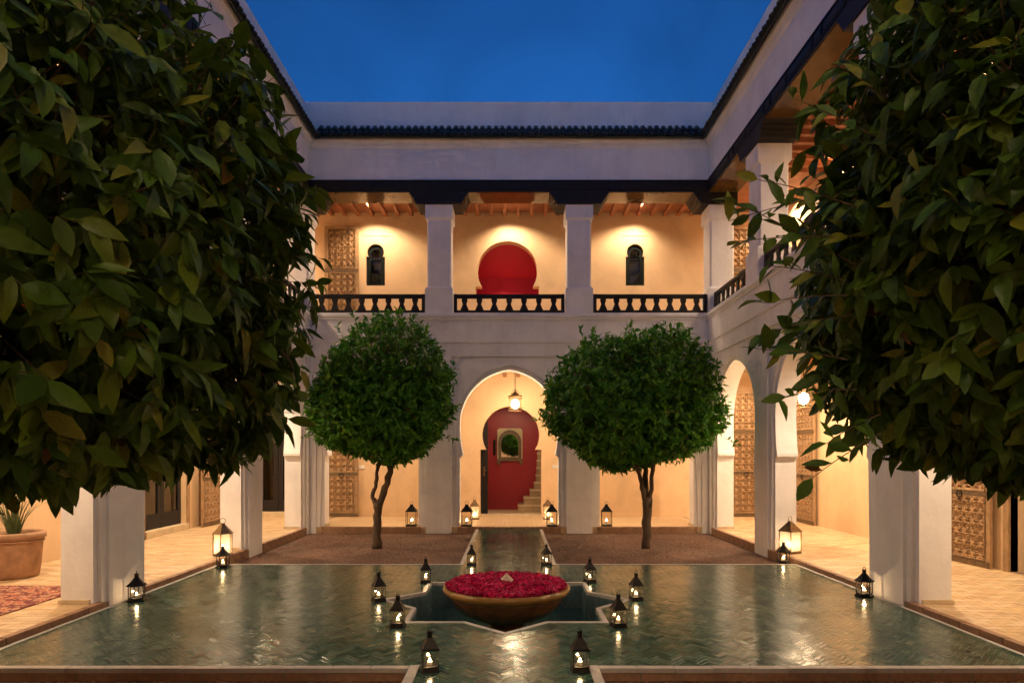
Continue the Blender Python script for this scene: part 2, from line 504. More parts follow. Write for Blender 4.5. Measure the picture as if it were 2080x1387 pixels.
for c in GREENS:
    mb = MB(); hl, hw = TL / 2 - GAP, TW / 2 - GAP
    mb.add([(-hl, -hw, -0.012), (hl, -hw, -0.012), (hl, hw, -0.012), (-hl, hw, -0.012),
            (-hl, -hw, -0.0012), (hl, -hw, -0.0012), (hl, hw, -0.0012), (-hl, hw, -0.0012),
            (-hl + .002, -hw + .002, 0), (hl - .002, -hw + .002, 0), (hl - .002, hw - .002, 0), (-hl + .002, hw - .002, 0)],
           [(0, 1, 5, 4), (1, 2, 6, 5), (2, 3, 7, 6), (3, 0, 4, 7), (4, 5, 9, 8), (5, 6, 10, 9), (6, 7, 11, 10), (7, 4, 8, 11), (8, 9, 10, 11)])
    me = mb.mesh('tile', M_tile); set_tint(me, [(*c, 1)] * len(me.vertices)); tile_meshes.append(me)
TILT = 0.010
for poly, cx, cy, kind in single:
    link('tile', random.choice(tile_meshes), patio, loc=(cx, cy, random.uniform(-0.0005, 0.0005)),
         rot=(random.gauss(0, TILT * 1.6), random.gauss(0, TILT), R(45) + (R(90) if kind else 0) + random.gauss(0, 0.006)))
rects = [(-PX, PX, PY0 + 0.057, PY1 - 0.045), (-PATH, PATH, 3.5, PY0 + 0.057), (-PATH, PATH, PY1 - 0.045, YB - 0.06)]
tv, tf, tcol = [], [], []
def emit_tile(poly, cx, cy, tint, dz=0.0, tilt=TILT, store=(tv, tf, tcol), th=0.012):
    V_, F_, C_ = store
    tx, ty = random.gauss(0, tilt), random.gauss(0, tilt * 1.4)
    n = len(poly); o = len(V_)
    top, bot = tile_prism_verts(poly, cx, cy, tx, ty, th, dz)
    V_ += top + bot
    F_.append(tuple(range(o, o + n)))
    for k in range(n): F_.append((o + k, o + n + k, o + n + (k + 1) % n, o + (k + 1) % n))
    C_ += [(*tint, 1)] * (2 * n)
for poly, cx, cy, kind in rest:
    tint = random.choice(GREENS)
    near_star = math.hypot(cx - SC[0], cy - SC[1]) < 1.6
    for rc in rects:
        p = clip_rect(poly, *rc)
        if not p: continue
        ps = [p]
        if near_star:
            ps = subtract_square(ps, SA + SBW, 0.0)
            ps = subtract_square(ps, SA + SBW, math.pi / 4)
        for q in ps:
            if len(q) > 2: emit_tile(q, cx, cy, tint)
def raw_mesh(name, V_, F_, C_, mat):
    me = bpy.data.meshes.new(name); me.from_pydata(V_, [], F_); set_tint(me, C_); me.materials.append(mat); return me
o = link('tile_field', raw_mesh('tile_field', tv, tf, tcol, M_tile), patio); tag(o, kind='stuff')

# white border strips (separate slabs) and the kerb below the front edge
def strip_run(name, a, b_, w, piece, mat, parent, z0, z1, side=1, gap=0.0025, jz=0.0015):
    """slabs along a->b, width w to the left (side=1) or right"""
    a, b_ = Vector((*a, 0)), Vector((*b_, 0)); L = (b_ - a).length; d = (b_ - a) / L; nrm = Vector((-d.y, d.x, 0)) * side
    n = max(1, round(L / piece)); l = L / n
    mb = MB(); mb.box(gap, l - gap, 0 if side > 0 else -w, w if side > 0 else 0, z0, z1)
    me = mb.mesh(name, mat, bevel=0.003)
    ang = math.atan2(d.y, d.x)
    for k in range(n):
        p = a + d * (l * k)
        link(name, me, parent, loc=(p.x, p.y, random.uniform(-jz, jz)), rot=(0, 0, ang + random.gauss(0, 0.002)))
strip_run('border_slab', (-PX, PY0 - 0.012), (-PATH - 0.075, PY0 - 0.012), 0.066, 0.27, M_stone_border, patio, -0.03, 0.006)
strip_run('border_slab', (PATH + 0.075, PY0 - 0.012), (PX, PY0 - 0.012), 0.066, 0.27, M_stone_border, patio, -0.03, 0.006)
strip_run('border_slab', (-PX, PY1 - 0.045), (-PATH - 0.06, PY1 - 0.045), 0.05, 0.27, M_stone_border, patio, -0.03, 0.006)
strip_run('border_slab', (PATH + 0.06, PY1 - 0.045), (PX, PY1 - 0.045), 0.05, 0.27, M_stone_border, patio, -0.03, 0.006)
for s in (-1, 1):
    strip_run('border_slab', (s * (PATH + 0.002), 3.5), (s * (PATH + 0.002), PY0 + 0.068), 0.072, 0.27, M_stone_border, patio, -0.09, 0.007, side=-s)
    strip_run('border_slab', (s * (PATH + 0.002), PY1 - 0.045), (s * (PATH + 0.002), YB - 0.055), 0.058, 0.27, M_stone_border, patio, -0.09, 0.007, side=-s)
    strip_run('border_slab', (s * (PX - 0.001), PY0 + 0.068), (s * (PX - 0.001), PY1), 0.04, 0.27, M_stone_border, patio, -0.03, 0.005, side=-s)
    strip_run('kerb_brick', (s * PX if s < 0 else PATH + 0.076, PY0 - 0.003), (-PATH - 0.076 if s < 0 else PX, PY0 - 0.003), 0.05, 0.30, M_kerb, patio, -0.14, -0.032, side=1, gap=0.004)
# star border
sp = star(SA + SBW); si = star(SA)
for k in range(16):
    k2 = (k + 1) % 16
    mb = MB()
    n = 3 if k % 1 == 0 else 2
    for q in range(n):
        a0, a1 = q / n + 0.004, (q + 1) / n - 0.004
        lp = lambda A, B, t: (A[0] + (B[0] - A[0]) * t, A[1] + (B[1] - A[1]) * t)
        pts = [lp(si[k], si[k2], a0), lp(si[k], si[k2], a1), lp(sp[k], sp[k2], a1), lp(sp[k], sp[k2], a0)]
        mb = MB(); mb.add([(x, y, -0.03) for x, y in pts] + [(x, y, 0.006) for x, y in pts],
                          [(0, 1, 2, 3), (4, 5, 6, 7), (0, 1, 5, 4), (1, 2, 6, 5), (2, 3, 7, 6), (3, 0, 4, 7)])
        mb.obj('border_slab', M_stone_border, patio, bevel=0.003)

# star basin pit
pit = MB()
s_in = star(SA + 0.004)
vs = [(x, y, -0.008) for x, y in s_in] + [(x, y, -0.46) for x, y in s_in]
pit.add(vs, [(k, (k + 1) % 16, 16 + (k + 1) % 16, 16 + k) for k in range(16)])
pit.add([(SC[0] - 1.4, SC[1] - 1.4, -0.45), (SC[0] + 1.4, SC[1] - 1.4, -0.45), (SC[0] + 1.4, SC[1] + 1.4, -0.45), (SC[0] - 1.4, SC[1] + 1.4, -0.45)], [(0, 1, 2, 3)])
pit.obj('star_basin_lining', M_pit, patio)
# lining tiles standing on the walls
for k in range(16):
    A, B = Vector((*star(SA)[k], 0)), Vector((*star(SA)[(k + 1) % 16], 0))
    L = (B - A).length; d = (B - A) / L; n = 6
    mb = MB(); mb.box(0.003, L / n - 0.003, -0.006, 0.006, -0.43, -0.032)
    me = mb.mesh('lining_tile', M_pit, bevel=0.002)
    for q in range(n):
        p = A + d * (L * q / n)
        link('lining_tile', me, patio, loc=(p.x, p.y, random.uniform(-.002, .001)), rot=(0, 0, math.atan2(d.y, d.x) + random.gauss(0, 0.02)))
w = MB(lambda a, b_, c: (a, c, b_)); w.prism([star(SA - 0.002)], -0.34, -0.31)
tag(w.obj('water', M_water), 'still dark water in the star-shaped basin', kind='structure')

# ------------------------------------------------------------------ arcaded wings
def arch_profile(ua, ub, zs=1.50, zw=2.17, apex=3.32, grow=0.0, base=-0.12):
    """opening outline from bottom left up over the pointed horseshoe to bottom right"""
    c = (ua + ub) / 2; w = (ub - ua) / 2
    L = []
    imp = 0.065
    g2 = grow
    L.append((-w - (g2 if g2 else 0), base))
    if not g2:
        L += [(-w, zs), (-w + imp * .5, zs), (-w + imp * .5, zs + 0.03), (-w + imp, zs + 0.03), (-w + imp, zs + 0.075)]
    for k in range(1, 7):
        t = 1 - k / 7
        L.append((-(w + g2) + imp * 0.9 * t * t, zs + 0.075 + (zw - zs - 0.075) * (1 - t)))
    rise = apex - zw
    cc = (w * w - rise * rise) / (2 * w)
    Rr = w - cc
    a_top = math.acos(max(-1, min(1, -cc / Rr)))
    N = 14
    for k in range(N):
        a = a_top * k / N
        L.append((-(cc + (Rr + g2) * math.cos(a)), zw + (Rr + g2) * math.sin(a)))
    R2 = Rr + g2
    top = (0, zw + math.sqrt(max(0, R2 * R2 - cc * cc)))
    right = [(-x, z) for x, z in reversed(L)]
    return [(x + c, z) for x, z in L + [top] + right]
def rect_profile(ua, ub, top, base=-0.12):
    return [(ua, base), (ua, top), (ub, top), (ub, base)]
def outline(u0, u1, z0, z1, profs):
    L = [(u0, z0)]
    for p in sorted(profs, key=lambda q: q[0][0]): L += p
    L += [(u1, z0), (u1, z1), (u0, z1)]
    return L
def horseshoe(c, w_open, r, zc, z_imp, base, n=22):
    """round horseshoe: jambs, impost notch, circle"""
    a0 = math.asin(max(-1, (z_imp - zc) / r))
    L = [(c - w_open, base), (c - w_open, z_imp)]
    for k in range(n + 1):
        a = math.pi - a0 - (math.pi - 2 * a0) * k / n
        L.append((c + r * math.cos(a), zc + r * math.sin(a)))
    L += [(c + w_open, z_imp), (c + w_open, base)]
    return L

column_mesh = {}
def upper_column(P, parent, uc, v0=0.0, w=0.57):
    h = w / 2; vc = v0 + h
    mb = MB(P)
    mb.frust((uc, vc, 4.30), (h, h), (uc, vc, 5.00), (h, h))
    mb.frust((uc, vc, 5.0005), (h - .001, h - .001), (uc, vc, 5.045), (h - .035, h - .035))
    s = h - .035; cch = 0.03
    ring = [(s, s - cch), (s - cch, s), (-s + cch, s), (-s, s - cch), (-s, -s + cch), (-s + cch, -s), (s - cch, -s), (s, -s + cch)]
    vs = [(uc + a, vc + b_, 5.04) for a, b_ in ring] + [(uc + a, vc + b_, 6.44) for a, b_ in ring]
    mb.add(vs, [(k, (k + 1) % 8, 8 + (k + 1) % 8, 8 + k) for k in range(8)])
    mb.frust((uc, vc, 6.425), (h - .035, h - .035), (uc, vc, 6.47), (h, h))
    mb.frust((uc, vc, 6.4705), (h, h), (uc, vc, 6.735), (h, h))
    return mb.obj('column', M_white, parent)

def bracket(P, parent, uc, both=(1, 1), v1=0.60):
    """stepped corbel under the beam, black, ridged sloping ends"""
    b0 = MB(P)
    prof = []
    hw0, hw1 = 0.46, 0.63
    n = 4
    left = []
    for k in range(n):
        t0, t1 = k / n, (k + 0.72) / n
        z0_, z1_ = 6.737 + 0.25 * t0, 6.737 + 0.25 * t1
        left += [(-(hw0 + (hw1 - hw0) * t0), z0_), (-(hw0 + (hw1 - hw0) * (t0 + 0.12)), z1_)]
        if k < n - 1: left += [(-(hw0 + (hw1 - hw0) * t0) + 0.004, z1_ + 0.002)]
    left += [(-hw1, 6.988)]
    L = [(max(x, -0.30) if not both[0] else x, z) for x, z in left]
    Rr = [(-x, z) for x, z in reversed(left)]
    if not both[1]: Rr = [(min(x, 0.30), z) for x, z in Rr]
    b0.prism([[(uc + x, z) for x, z in L + Rr]], -0.035, v1)
    return b0.obj('bracket', M_black_wood, parent)

def relief_mesh(name, w, h, mat, period=0.15, depth=0.03, res=0.0105, round_=False):
    nx, nz = max(6, int(w / res)), max(6, int(h / res))
    xs = np.linspace(-w / 2, w / 2, nx + 1); zs = np.linspace(0, h, nz + 1)
    X, Z = np.meshgrid(xs, zs)
    k = 2 * math.pi / period
    zz = Z - h / 2
    s = np.cos(k * X) + np.cos(k * zz) + 0.8 * np.cos(k * (X + zz)) + 0.8 * np.cos(k * (X - zz))
    q1 = np.clip((0.62 - np.abs(s + 0.35)) / 0.25, 0, 1); q2 = np.clip((s - 1.25) / 0.3, 0, 1) * np.clip((3.2 - s) / 0.3, 0, 1)
    f = np.maximum(q1, q2 * 0.85); f = f * f * (3 - 2 * f)
    edge = np.minimum(np.minimum(X + w / 2, w / 2 - X), np.minimum(Z, h - Z))
    f = np.where(edge < 0.012, 1, f)
    if round_:
        rr = np.sqrt(X ** 2 + zz ** 2); q = min(w, h) / 2
        f = np.where(np.abs(rr - q * 0.93) < 0.02, 1.25, np.where(rr > q, 0.9, f))
    Y = -depth * f
    V_ = np.stack([X, Y, Z], -1).reshape(-1, 3)
    n1 = nx + 1
    F_ = [(r * n1 + c, r * n1 + c + 1, (r + 1) * n1 + c + 1, (r + 1) * n1 + c) for r in range(nz) for c in range(nx)]
    me = bpy.data.meshes.new(name); me.from_pydata(V_.tolist(), [], F_); me.materials.append(mat)
    return me
PANEL = {}
def carved_door(parent, P, u, v, z0, w, h, rz, name='carved_door', lean=0.0, label=None, studs=True):
    """cedar leaf: stiles and rails, carved panels, iron bars and a ring; front is local -y"""
    st = 0.075
    fr = MB()
    fr.box(-w / 2, -w / 2 + st, -0.022, 0.022, 0, h); fr.box(w / 2 - st, w / 2, -0.022, 0.022, 0, h)
    zs = [0.0, 0.10, h * 0.335, h * 0.36, h * 0.655, h * 0.69, h - 0.07, h]
    for a, b_ in ((0, 1), (2, 3), (4, 5), (6, 7)):
        fr.box(-w / 2 + st, w / 2 - st, -0.0215, 0.0215, zs[a] if a else 0.0005, zs[b_])
    fr.box(-w / 2 + st, w / 2 - st, -0.004, 0.018, 0.05, h - 0.05)
    door = fr.obj(name, M_cedar, parent, bevel=0.004)
    door.location = P(u, v, z0); door.rotation_euler = (0, 0, rz + lean)
    if label: door['label'] = label
    for q, (a, b_) in enumerate(((1, 2), (3, 4), (5, 6))):
        key = (round(w, 2), round(zs[b_] - zs[a], 2), q == 1)
        if key not in PANEL:
            PANEL[key] = relief_mesh('carved_panel', w - 2 * st, zs[b_] - zs[a], M_cedar, round_=False)
        link('carved_panel', PANEL[key], door, loc=(0, -0.0055, zs[a]))
    # arched moulding over the middle panel
    mb = MB(); r = (w - 2 * st) / 2 - 0.01; zc = zs[4] - r - 0.02
    pts = [(-r, -0.018, zs[3] + 0.0)] + [(r * math.cos(a), -0.018, zc + r * math.sin(a)) for a in np.linspace(math.pi, 0, 15)] + [(r, -0.018, zs[3])]
    mb.tube(pts, [0.014] * len(pts), 6); mb.obj('arch_moulding', M_cedar_dark, door, smooth=True)
    for zz in (0.05, (zs[2] + zs[3]) / 2, (zs[4] + zs[5]) / 2):
        mb = MB(); mb.box(-w / 2 + 0.003, w / 2 - 0.003, -0.032, -0.0225, zz - 0.035, zz + 0.035)
        if studs:
            for q in range(int(w / 0.05)):
                x = -w / 2 + 0.03 + q * 0.05
                for dz in (-0.026, 0.026): mb.frust((x, -0.034, zz + dz - 0.005), (0.005, 0.004), (x, -0.036, zz + dz + 0.005), (0.005, 0.004))
        mb.obj('iron_bar', M_cedar_dark, door)
    mb = MB(); zz = (zs[2] + zs[3]) / 2
    pts = [(0.05 * math.cos(a), -0.045, zz - 0.02 + 0.05 * math.sin(a)) for a in np.linspace(0, 2 * math.pi, 17)]
    mb.tube(pts, [0.008] * 17, 6); mb.obj('door_ring', M_iron, door, smooth=True)
    return door

def downlight(parent, P, u, v, z, energy, cone=R(156), blend=0.7, tilt=None):
    mb = MB(); mb.ngon(14, [(0.035, -0.008), (0.04, 0.0), (0.03, 0.012)])
    o = mb.obj('downlight', M_brass, parent, smooth=False); o.location = P(u, v, z)
    mb = MB(); mb.ngon(12, [(0.022, -0.0095), (0.024, -0.0085)]); mb.obj('lens', M_downlight, o)
    lamp('downlight_lamp', 'SPOT', (0, 0, -0.03), energy, WARM, o, 0.03, cone, blend, rot=tilt)

# eave tile meshes: barrel cap and pan
def barrel(r, L, th=0.012, up=True, n=7):
    mb = MB(); vs = []; fs = []
    for x, rr in ((0, r * 1.08), (L, r * 0.92)):
        for q in (rr, rr - th):
            for k in range(n + 1):
                a = math.pi * k / n
                vs.append((q * math.cos(a), x, q * math.sin(a) * (1 if up else -1)))
    m = n + 1
    for k in range(n):
        fs += [(k, k + 1, 2 * m + k + 1, 2 * m + k), (m + k, m + k + 1, 3 * m + k + 1, 3 * m + k),
               (k, k + 1, m + k + 1, m + k), (2 * m + k, 2 * m + k + 1, 3 * m + k + 1, 3 * m + k)]
    fs += [(0, m, 3 * m, 2 * m), (n, m + n, 3 * m + n, 2 * m + n)]
    mb.add(vs, fs)
    return mb.mesh('roof_tile', M_roof_tile, smooth=True)
cap_me = barrel(0.056, 0.22); pan_me = barrel(0.060, 0.40, up=False)

def wing(label, P, rz, u0, u1, uw0, uw1, openings, cols, vin, eave, brackets_both, ledge_dz, bays, rail_n, lite=False):
    """u0..u1 arcade extents, uw0..uw1 extents of everything above the parapet"""
    root = empty('arcaded_gallery_wing')
    tag(root, label, 'gallery wing')
    # arcade: core, stepped arch surround, panel layer with rectangular frames
    w = MB(P)
    w.prism([outline(u0, u1, -0.12, 3.855, [arch_profile(a, b_) for a, b_ in openings])], 0.07, 0.40)
    w.prism([outline(u0, u1, -0.12, 3.8545, [arch_profile(a, b_, grow=0.085) for a, b_ in openings])], 0.032, 0.08)
    w.prism([outline(u0, u1, -0.12, 3.854, [rect_profile(max(a - 0.16, u0 + .02), min(b_ + 0.16, u1 - .02), 3.585) for a, b_ in openings])], 0.0, 0.04)
    w.obj('arcade_wall', M_white, root)
    # skirting at the foot of the pillars, gallery side
    edges = sorted([u0 + 0.0] + [x for ab in openings for x in ab] + [u1])
    for k in range(0, len(edges), 2):
        a, b_ = edges[k], edges[k + 1]
        if b_ - a < 0.05: continue
        mb = MB(P); mb.box(a - 0.02, b_ + 0.02, 0.10, 0.42, FZ, FZ + 0.045)
        mb.obj('plinth', M_step, root, bevel=0.004)
    # parapet with mouldings
    pr = MB(P)
    prof = [(0.0, 3.853), (-0.025, 3.875), (-0.025, 4.325), (-0.045, 4.34), (-0.045, 4.375), (-0.075, 4.40), (-0.075, 4.445), (-0.05, 4.465), (-0.05, 4.483), (0.40, 4.483), (0.40, 3.853)]
    vs = [(u0, v_, z + ledge_dz) for v_, z in prof] + [(u1, v_, z + ledge_dz) for v_, z in prof]
    n = len(prof)
    pr.add(vs, [(k, (k + 1) % n, n + (k + 1) % n, n + k) for k in range(n)] + [tuple(range(n)), tuple(range(2 * n - 1, n - 1, -1))])
    pr.obj('parapet', M_white, root)
    # upper floor slab, ground ceiling, upper ceiling
    mb = MB(P); mb.box(uw0, uw1, 0.401, vin + 0.3, 3.50, UPF); mb.obj('upper_floor', M_step, root)
    mb = MB(P); mb.box(uw0, uw1, 0.46, vin + 0.3, 7.36, 7.62); mb.obj('ceiling_boards', M_rafter, root)
    for (zz0, zz1) in () if lite else ((3.40, 3.51), (7.27, 7.37)):
        n = int((uw1 - uw0) / 0.32)
        mb = MB(); mb.box(-0.04, 0.04, 0, vin - 0.42, 0, zz1 - zz0)
        me = mb.mesh('rafter', M_rafter, bevel=0.006)
        for k in range(n):
            uu = uw0 + 0.16 + k * 0.32
            if uu < 6.0 and rz: continue
            link('rafter', me, root, loc=P(uu, 0.41 if zz0 < 5 else 0.47, zz0), rot=(0, 0, rz))
    # columns, brackets, beam
    for c in cols: upper_column(P, root, c)
    for c, bb in brackets_both: bracket(P, root, c, bb)
    bm_ = MB(P); bm_.box(uw0, uw1, -0.03, 0.60, 6.99, 7.234)
    beam = bm_.obj('beam', M_black_wood, root)
    mb = MB(P); mb.box(uw0 + 0.01, uw1 - 0.01, 0.0, 0.598, 6.982, 6.9895); mb.obj('soffit', M_soffit, beam)
    # raised cartouches on the beam face
    u = uw0 + 0.2; k = 0
    if lite: u = uw1
    while u < uw1 - 0.9:
        if not (rz and u < 6.0):
            l = (0.55, 0.22, 0.8)[k % 3]
            mb = MB(P); mb.box(u, u + l, -0.042, -0.028, 7.03 + 0.0, 7.19)
            mb.box(u + 0.03, u + l - 0.03, -0.05, -0.04, 7.06, 7.16)
            mb.obj('carved_cartouche', M_black_wood, beam)
        else: l = 0.5
        u += l + 0.05; k += 1
    mb = MB(P); mb.box(uw0, uw1, -0.05, -0.029, 7.205, 7.228); mb.obj('beam_lip', M_black_wood, beam)
    # wall above the beam with cove moulding
    pr = MB(P)
    prof = [(0.0, 7.235), (0.0, 7.90), (-0.03, 7.935), (-0.045, 7.985), (-0.09, 8.03), (-0.09, 8.11), (0.44, 8.11), (0.44, 7.235)]
    n = len(prof)
    pr.add([(uw0, v_, z + ledge_dz) for v_, z in prof] + [(uw1, v_, z + ledge_dz) for v_, z in prof],
           [(k, (k + 1) % n, n + (k + 1) % n, n + k) for k in range(n)] + [tuple(range(n)), tuple(range(2 * n - 1, n - 1, -1))])
    pr.obj('upper_wall', M_white, root)
    mb = MB(P); mb.box(uw0 - 0.3 if not rz else uw0, uw1 + (0.3 if not rz else 0.12), 0.12, 0.52, 8.0, 8.93 - ledge_dz*8); mb.obj('roof_parapet', M_white, root)
    # tiled eave
    e0, e1 = eave
    mb = MB(P); mb.add([(e0, -0.17, 8.03), (e1, -0.17, 8.03), (e1, 0.14, 8.34), (e0, 0.14, 8.34), (e0, -0.19, 8.06), (e1, -0.19, 8.06), (e1, 0.12, 8.37), (e0, 0.12, 8.37)],
                       [(0, 1, 2, 3), (4, 5, 6, 7), (0, 1, 5, 4), (1, 2, 6, 5), (2, 3, 7, 6), (3, 0, 4, 7)])
    ev = mb.obj('tiled_eave', M_roof_tile, root)
    n = 0 if lite else int((e1 - e0) / 0.138); slope = R(45)
    for k in range(n):
        uu = e0 + 0.07 + k * (e1 - e0) / n
        for vv, zz in ((-0.225, 8.045), (-0.085, 8.205)):
            link('roof_tile', cap_me, ev, loc=P(uu + random.gauss(0, .003), vv + random.gauss(0, .004), zz), rot=(slope, random.gauss(0, .03), rz))
        link('roof_tile', pan_me, ev, loc=P(uu + 0.069, -0.215, 8.085), rot=(slope, 0, rz))
    # balustrades
    for (a, b_), nb in zip(bays, rail_n):
        rl = MB(P)
        rl.box(a, b_, 0.10, 0.17, 4.84, 4.90); rl.box(a, b_, 0.10, 0.17, 4.495, 4.565)
        rl.box(a, b_, 0.115, 0.155, 4.815, 4.84)
        rail = rl.obj('balustrade', M_black_wood, root)
        for x in (a, b_ - 0.07):
            mb = MB(P); mb.box(x, x + 0.07, 0.098, 0.172, 4.49, 4.903); mb.obj('newel', M_black_wood, rail)
        prof = [(-.085, 0), (-.085, .03), (-.073, .03), (-.073, .058), (-.061, .058), (-.061, .086), (-.05, .086), (-.05, .114), (-.038, .114), (-.038, .145), (-.047, .15), (-.047, .18), (-.06, .18), (-.06, .25)]
        L = prof + [(-x, z) for x, z in reversed(prof)]
        mb = MB(); mb.prism([L], -0.018, 0.018)
        me = mb.mesh('baluster', M_black_wood)
        for k in range(nb):
            uu = a + 0.07 + (b_ - a - 0.14) * (k + 0.5) / nb
            link('baluster', me, rail, loc=P(uu, 0.135, 4.566), rot=(0, 0, rz))
    return root

# --- back wing
BO = [(-3.85, -1.89), (-1.033, 1.033), (1.89, 3.85)]
back = wing('white two-storey arcaded wing with black balustrades across the back of the courtyard', P_back, 0.0, -XW + 0.001, XW - 0.001, -4.75, 4.75,
            BO, [-4.435, -1.46, 1.46, 4.435], VIN_B, (-3.98, 3.98),
            [(-4.435, (0, 1)), (-1.46, (1, 1)), (1.46, (1, 1)), (4.435, (1, 0))], 0.0,
            [(-4.14, -1.76), (-1.16, 1.16), (1.76, 4.14)], [8, 7, 8])
# --- side wings
SO = [(1.0, 3.1), (4.0, 6.74), (7.68, 10.42), (11.28, 13.37)]
SCOL = [3.7, 7.62, 11.26]
SB = [(3.7, (1, 1)), (7.62, (1, 1)), (11.26, (1, 1))]
SBAY = [(4.0, 7.32), (7.92, 10.96), (11.56, 13.68)]
right = wing('white arcaded wing along the right side of the courtyard', P_right, R(-90), -0.5, YB + 0.40, -0.5, YB - 0.002, SO, SCOL, VIN_S, (8.2, 13.62), SB, 0.0015, SBAY, [11, 10, 7])
left = wing('white arcaded wing along the left side of the courtyard', P_left, R(90), -0.5, YB + 0.40, -0.5, YB - 0.002, SO, SCOL, VIN_S, (8.2, 13.62), SB, 0.0015, SBAY, [11, 10, 7])

# --- front wing, on whose threshold the camera stands (simplified, out of view, added for its light)
P_front = lambda u, v, z: (u, 0.45 - v, z)
front = wing('unseen white arcaded wing added behind the camera for its light', P_front, 0.0, -XW + 0.001, XW - 0.001, -4.75, 4.75, BO, [-4.435, -1.46, 1.46, 4.435], 2.0, (-3.98, 3.98),
             [(-1.46, (1, 1)), (1.46, (1, 1))], 0.003, [], [], lite=True)
mb = MB(P_front); mb.box(-4.6, 4.6, 2.0, 2.3, 0.0, 3.499); mb.obj('gallery_wall', M_ochre, front)
mb = MB(P_front); mb.box(-4.6, 4.6, 2.0, 2.3, UPF, 7.36); mb.obj('upper_gallery_wall', M_ochre, front)
mb = MB(P_front); mb.box(-4.6, 4.6, 0.012, 2.0, -0.10, FZ); mb.obj('gallery_floor', M_farfloor, front)

# --- corner ceilings and floors beyond the wings
for s, root in ((1, right), (-1, left)):
    x0, x1 = sorted((s * 4.751, s * 6.8))
    mb = MB(); mb.box(x0, x1, YB + 0.001, YB + VIN_B + 0.3, 3.50, UPF); mb.obj('upper_floor', M_step, root)
    mb = MB(); mb.box(x0, x1, YB + 0.001, YB + VIN_B + 0.3, 7.36, 7.62); mb.obj('ceiling_boards', M_rafter, root)
    # gallery inner walls (ground and upper)
    P = P_right if s > 0 else P_left
    mb = MB(P)
    ops = [rect_profile(7.15, 8.52, 2.75, FZ - 0.05)] if s > 0 else [rect_profile(11.75, 13.28, 2.85, FZ - 0.05)]
    mb.prism([outline(-0.5, YB + VIN_B + 0.3, FZ - 0.05, 3.52, ops)], VIN_S, VIN_S + 0.30); mb.obj('gallery_wall', M_ochre, root)
    mb = MB(P); mb.box(-0.5, YB + VIN_B + 0.3, VIN_S, VIN_S + 0.30, 3.70, 7.40); mb.obj('upper_gallery_wall', M_ochre, root)
    mb = MB(P); mb.box(-0.5, YB + VIN_B, VIN_S - 0.018, VIN_S, FZ, FZ + 0.06); 
    # near-black box behind the openings, standing in for unlit room shade
    a, b_ = (7.0, 8.7) if s > 0 else (11.5, 13.5)
    mb = MB(P); mb.box(a, b_, VIN_S + 0.301, VIN_S + 2.2, -0.05, 3.0); mb.obj('room_interior', M_room_shade, root)
    # end wall towards the photographer
    mb = MB(P); mb.box(-0.8, -0.501, 0.46, VIN_S + 0.3, -0.1, 7.6); mb.obj('end_wall', M_white, root)
# back inner walls
mb = MB()
hs = horseshoe(0.03, 0.735, 0.69, 2.01, 1.66, FZ - 0.05)
mb.prism([outline(-6.499, 6.499, FZ - 0.05, 3.52, [hs, rect_profile(-6.05, -5.1, 2.75, FZ - 0.05)])], YB + VIN_B, YB + VIN_B + 0.28)
mb.obj('gallery_wall', M_ochre, back)
def win_loop(c, z0=5.60, w=0.225, r=0.20, zc=6.40, n=14):
    L = [(c - w, z0), (c - w, zc - 0.10), (c - r * .86, zc - 0.10)]
    for k in range(n + 1):
        a = math.pi + 0.5 - (math.pi + 1.0) * k / n
        L.append((c + r * math.cos(a), zc + r * math.sin(a)))
    return L + [(c + r * .86, zc - 0.10), (c + w, zc - 0.10), (c + w, z0)]
WIN = (-3.22, 3.02)
hs_up = horseshoe(-0.05, 0.76, 0.72, 5.95, 5.58, 5.36)
mb = MB()
mb.prism([outline(-6.499, 6.499, UPF - 0.03, 7.40, []), hs_up] + [win_loop(c) for c in WIN], YB + VIN_B, YB + VIN_B + 0.28)
mb.obj('upper_gallery_wall', M_ochre, back)
for c in WIN:    # flat raised frame over each window, the window itself and its room
    yf = YB + VIN_B
    mb = MB(); mb.prism([[(c - 0.31, 5.62), (c + 0.31, 5.62), (c + 0.31, 6.80), (c - 0.31, 6.80)], [(c - 0.285, 5.60), (c - 0.285, 6.775), (c + 0.285, 6.775), (c + 0.285, 5.60)][::-1]], yf - 0.012, yf + 0.01) if False else None
    mb = MB(); mb.box(c - 0.31, c + 0.31, yf - 0.016, yf + 0.01, 6.79, 6.815); mb.obj('window_hood', M_ochre, back)
    fl = win_loop(c); inner = win_loop(c, 5.67, 0.125, 0.105, 6.38)
    mb = MB(); mb.prism([fl, inner], yf + 0.06, yf + 0.13)
    wf = mb.obj('window', M_frame, back)
    mb = MB(); mb.box(c - 0.126, c + 0.126, yf + 0.075, yf + 0.115, 6.235, 6.265); mb.box(c - 0.126, c + 0.126, yf + 0.075, yf + 0.115, 5.88, 5.905); mb.obj('glazing_bar', M_frame, wf)
    for z0, z1 in ((5.66, 5.88), (5.905, 6.235), (6.265, 6.46)):
        mb = MB(); mb.box(c - 0.124, c + 0.124, yf + 0.092, yf + 0.097, z0, z1); mb.obj('pane', M_pane, wf)
    mb = MB(); mb.box(c - 0.8, c + 0.8, yf + 0.281, yf + 1.8, 5.0, 7.2); mb.obj('room_interior', M_ochre, back)
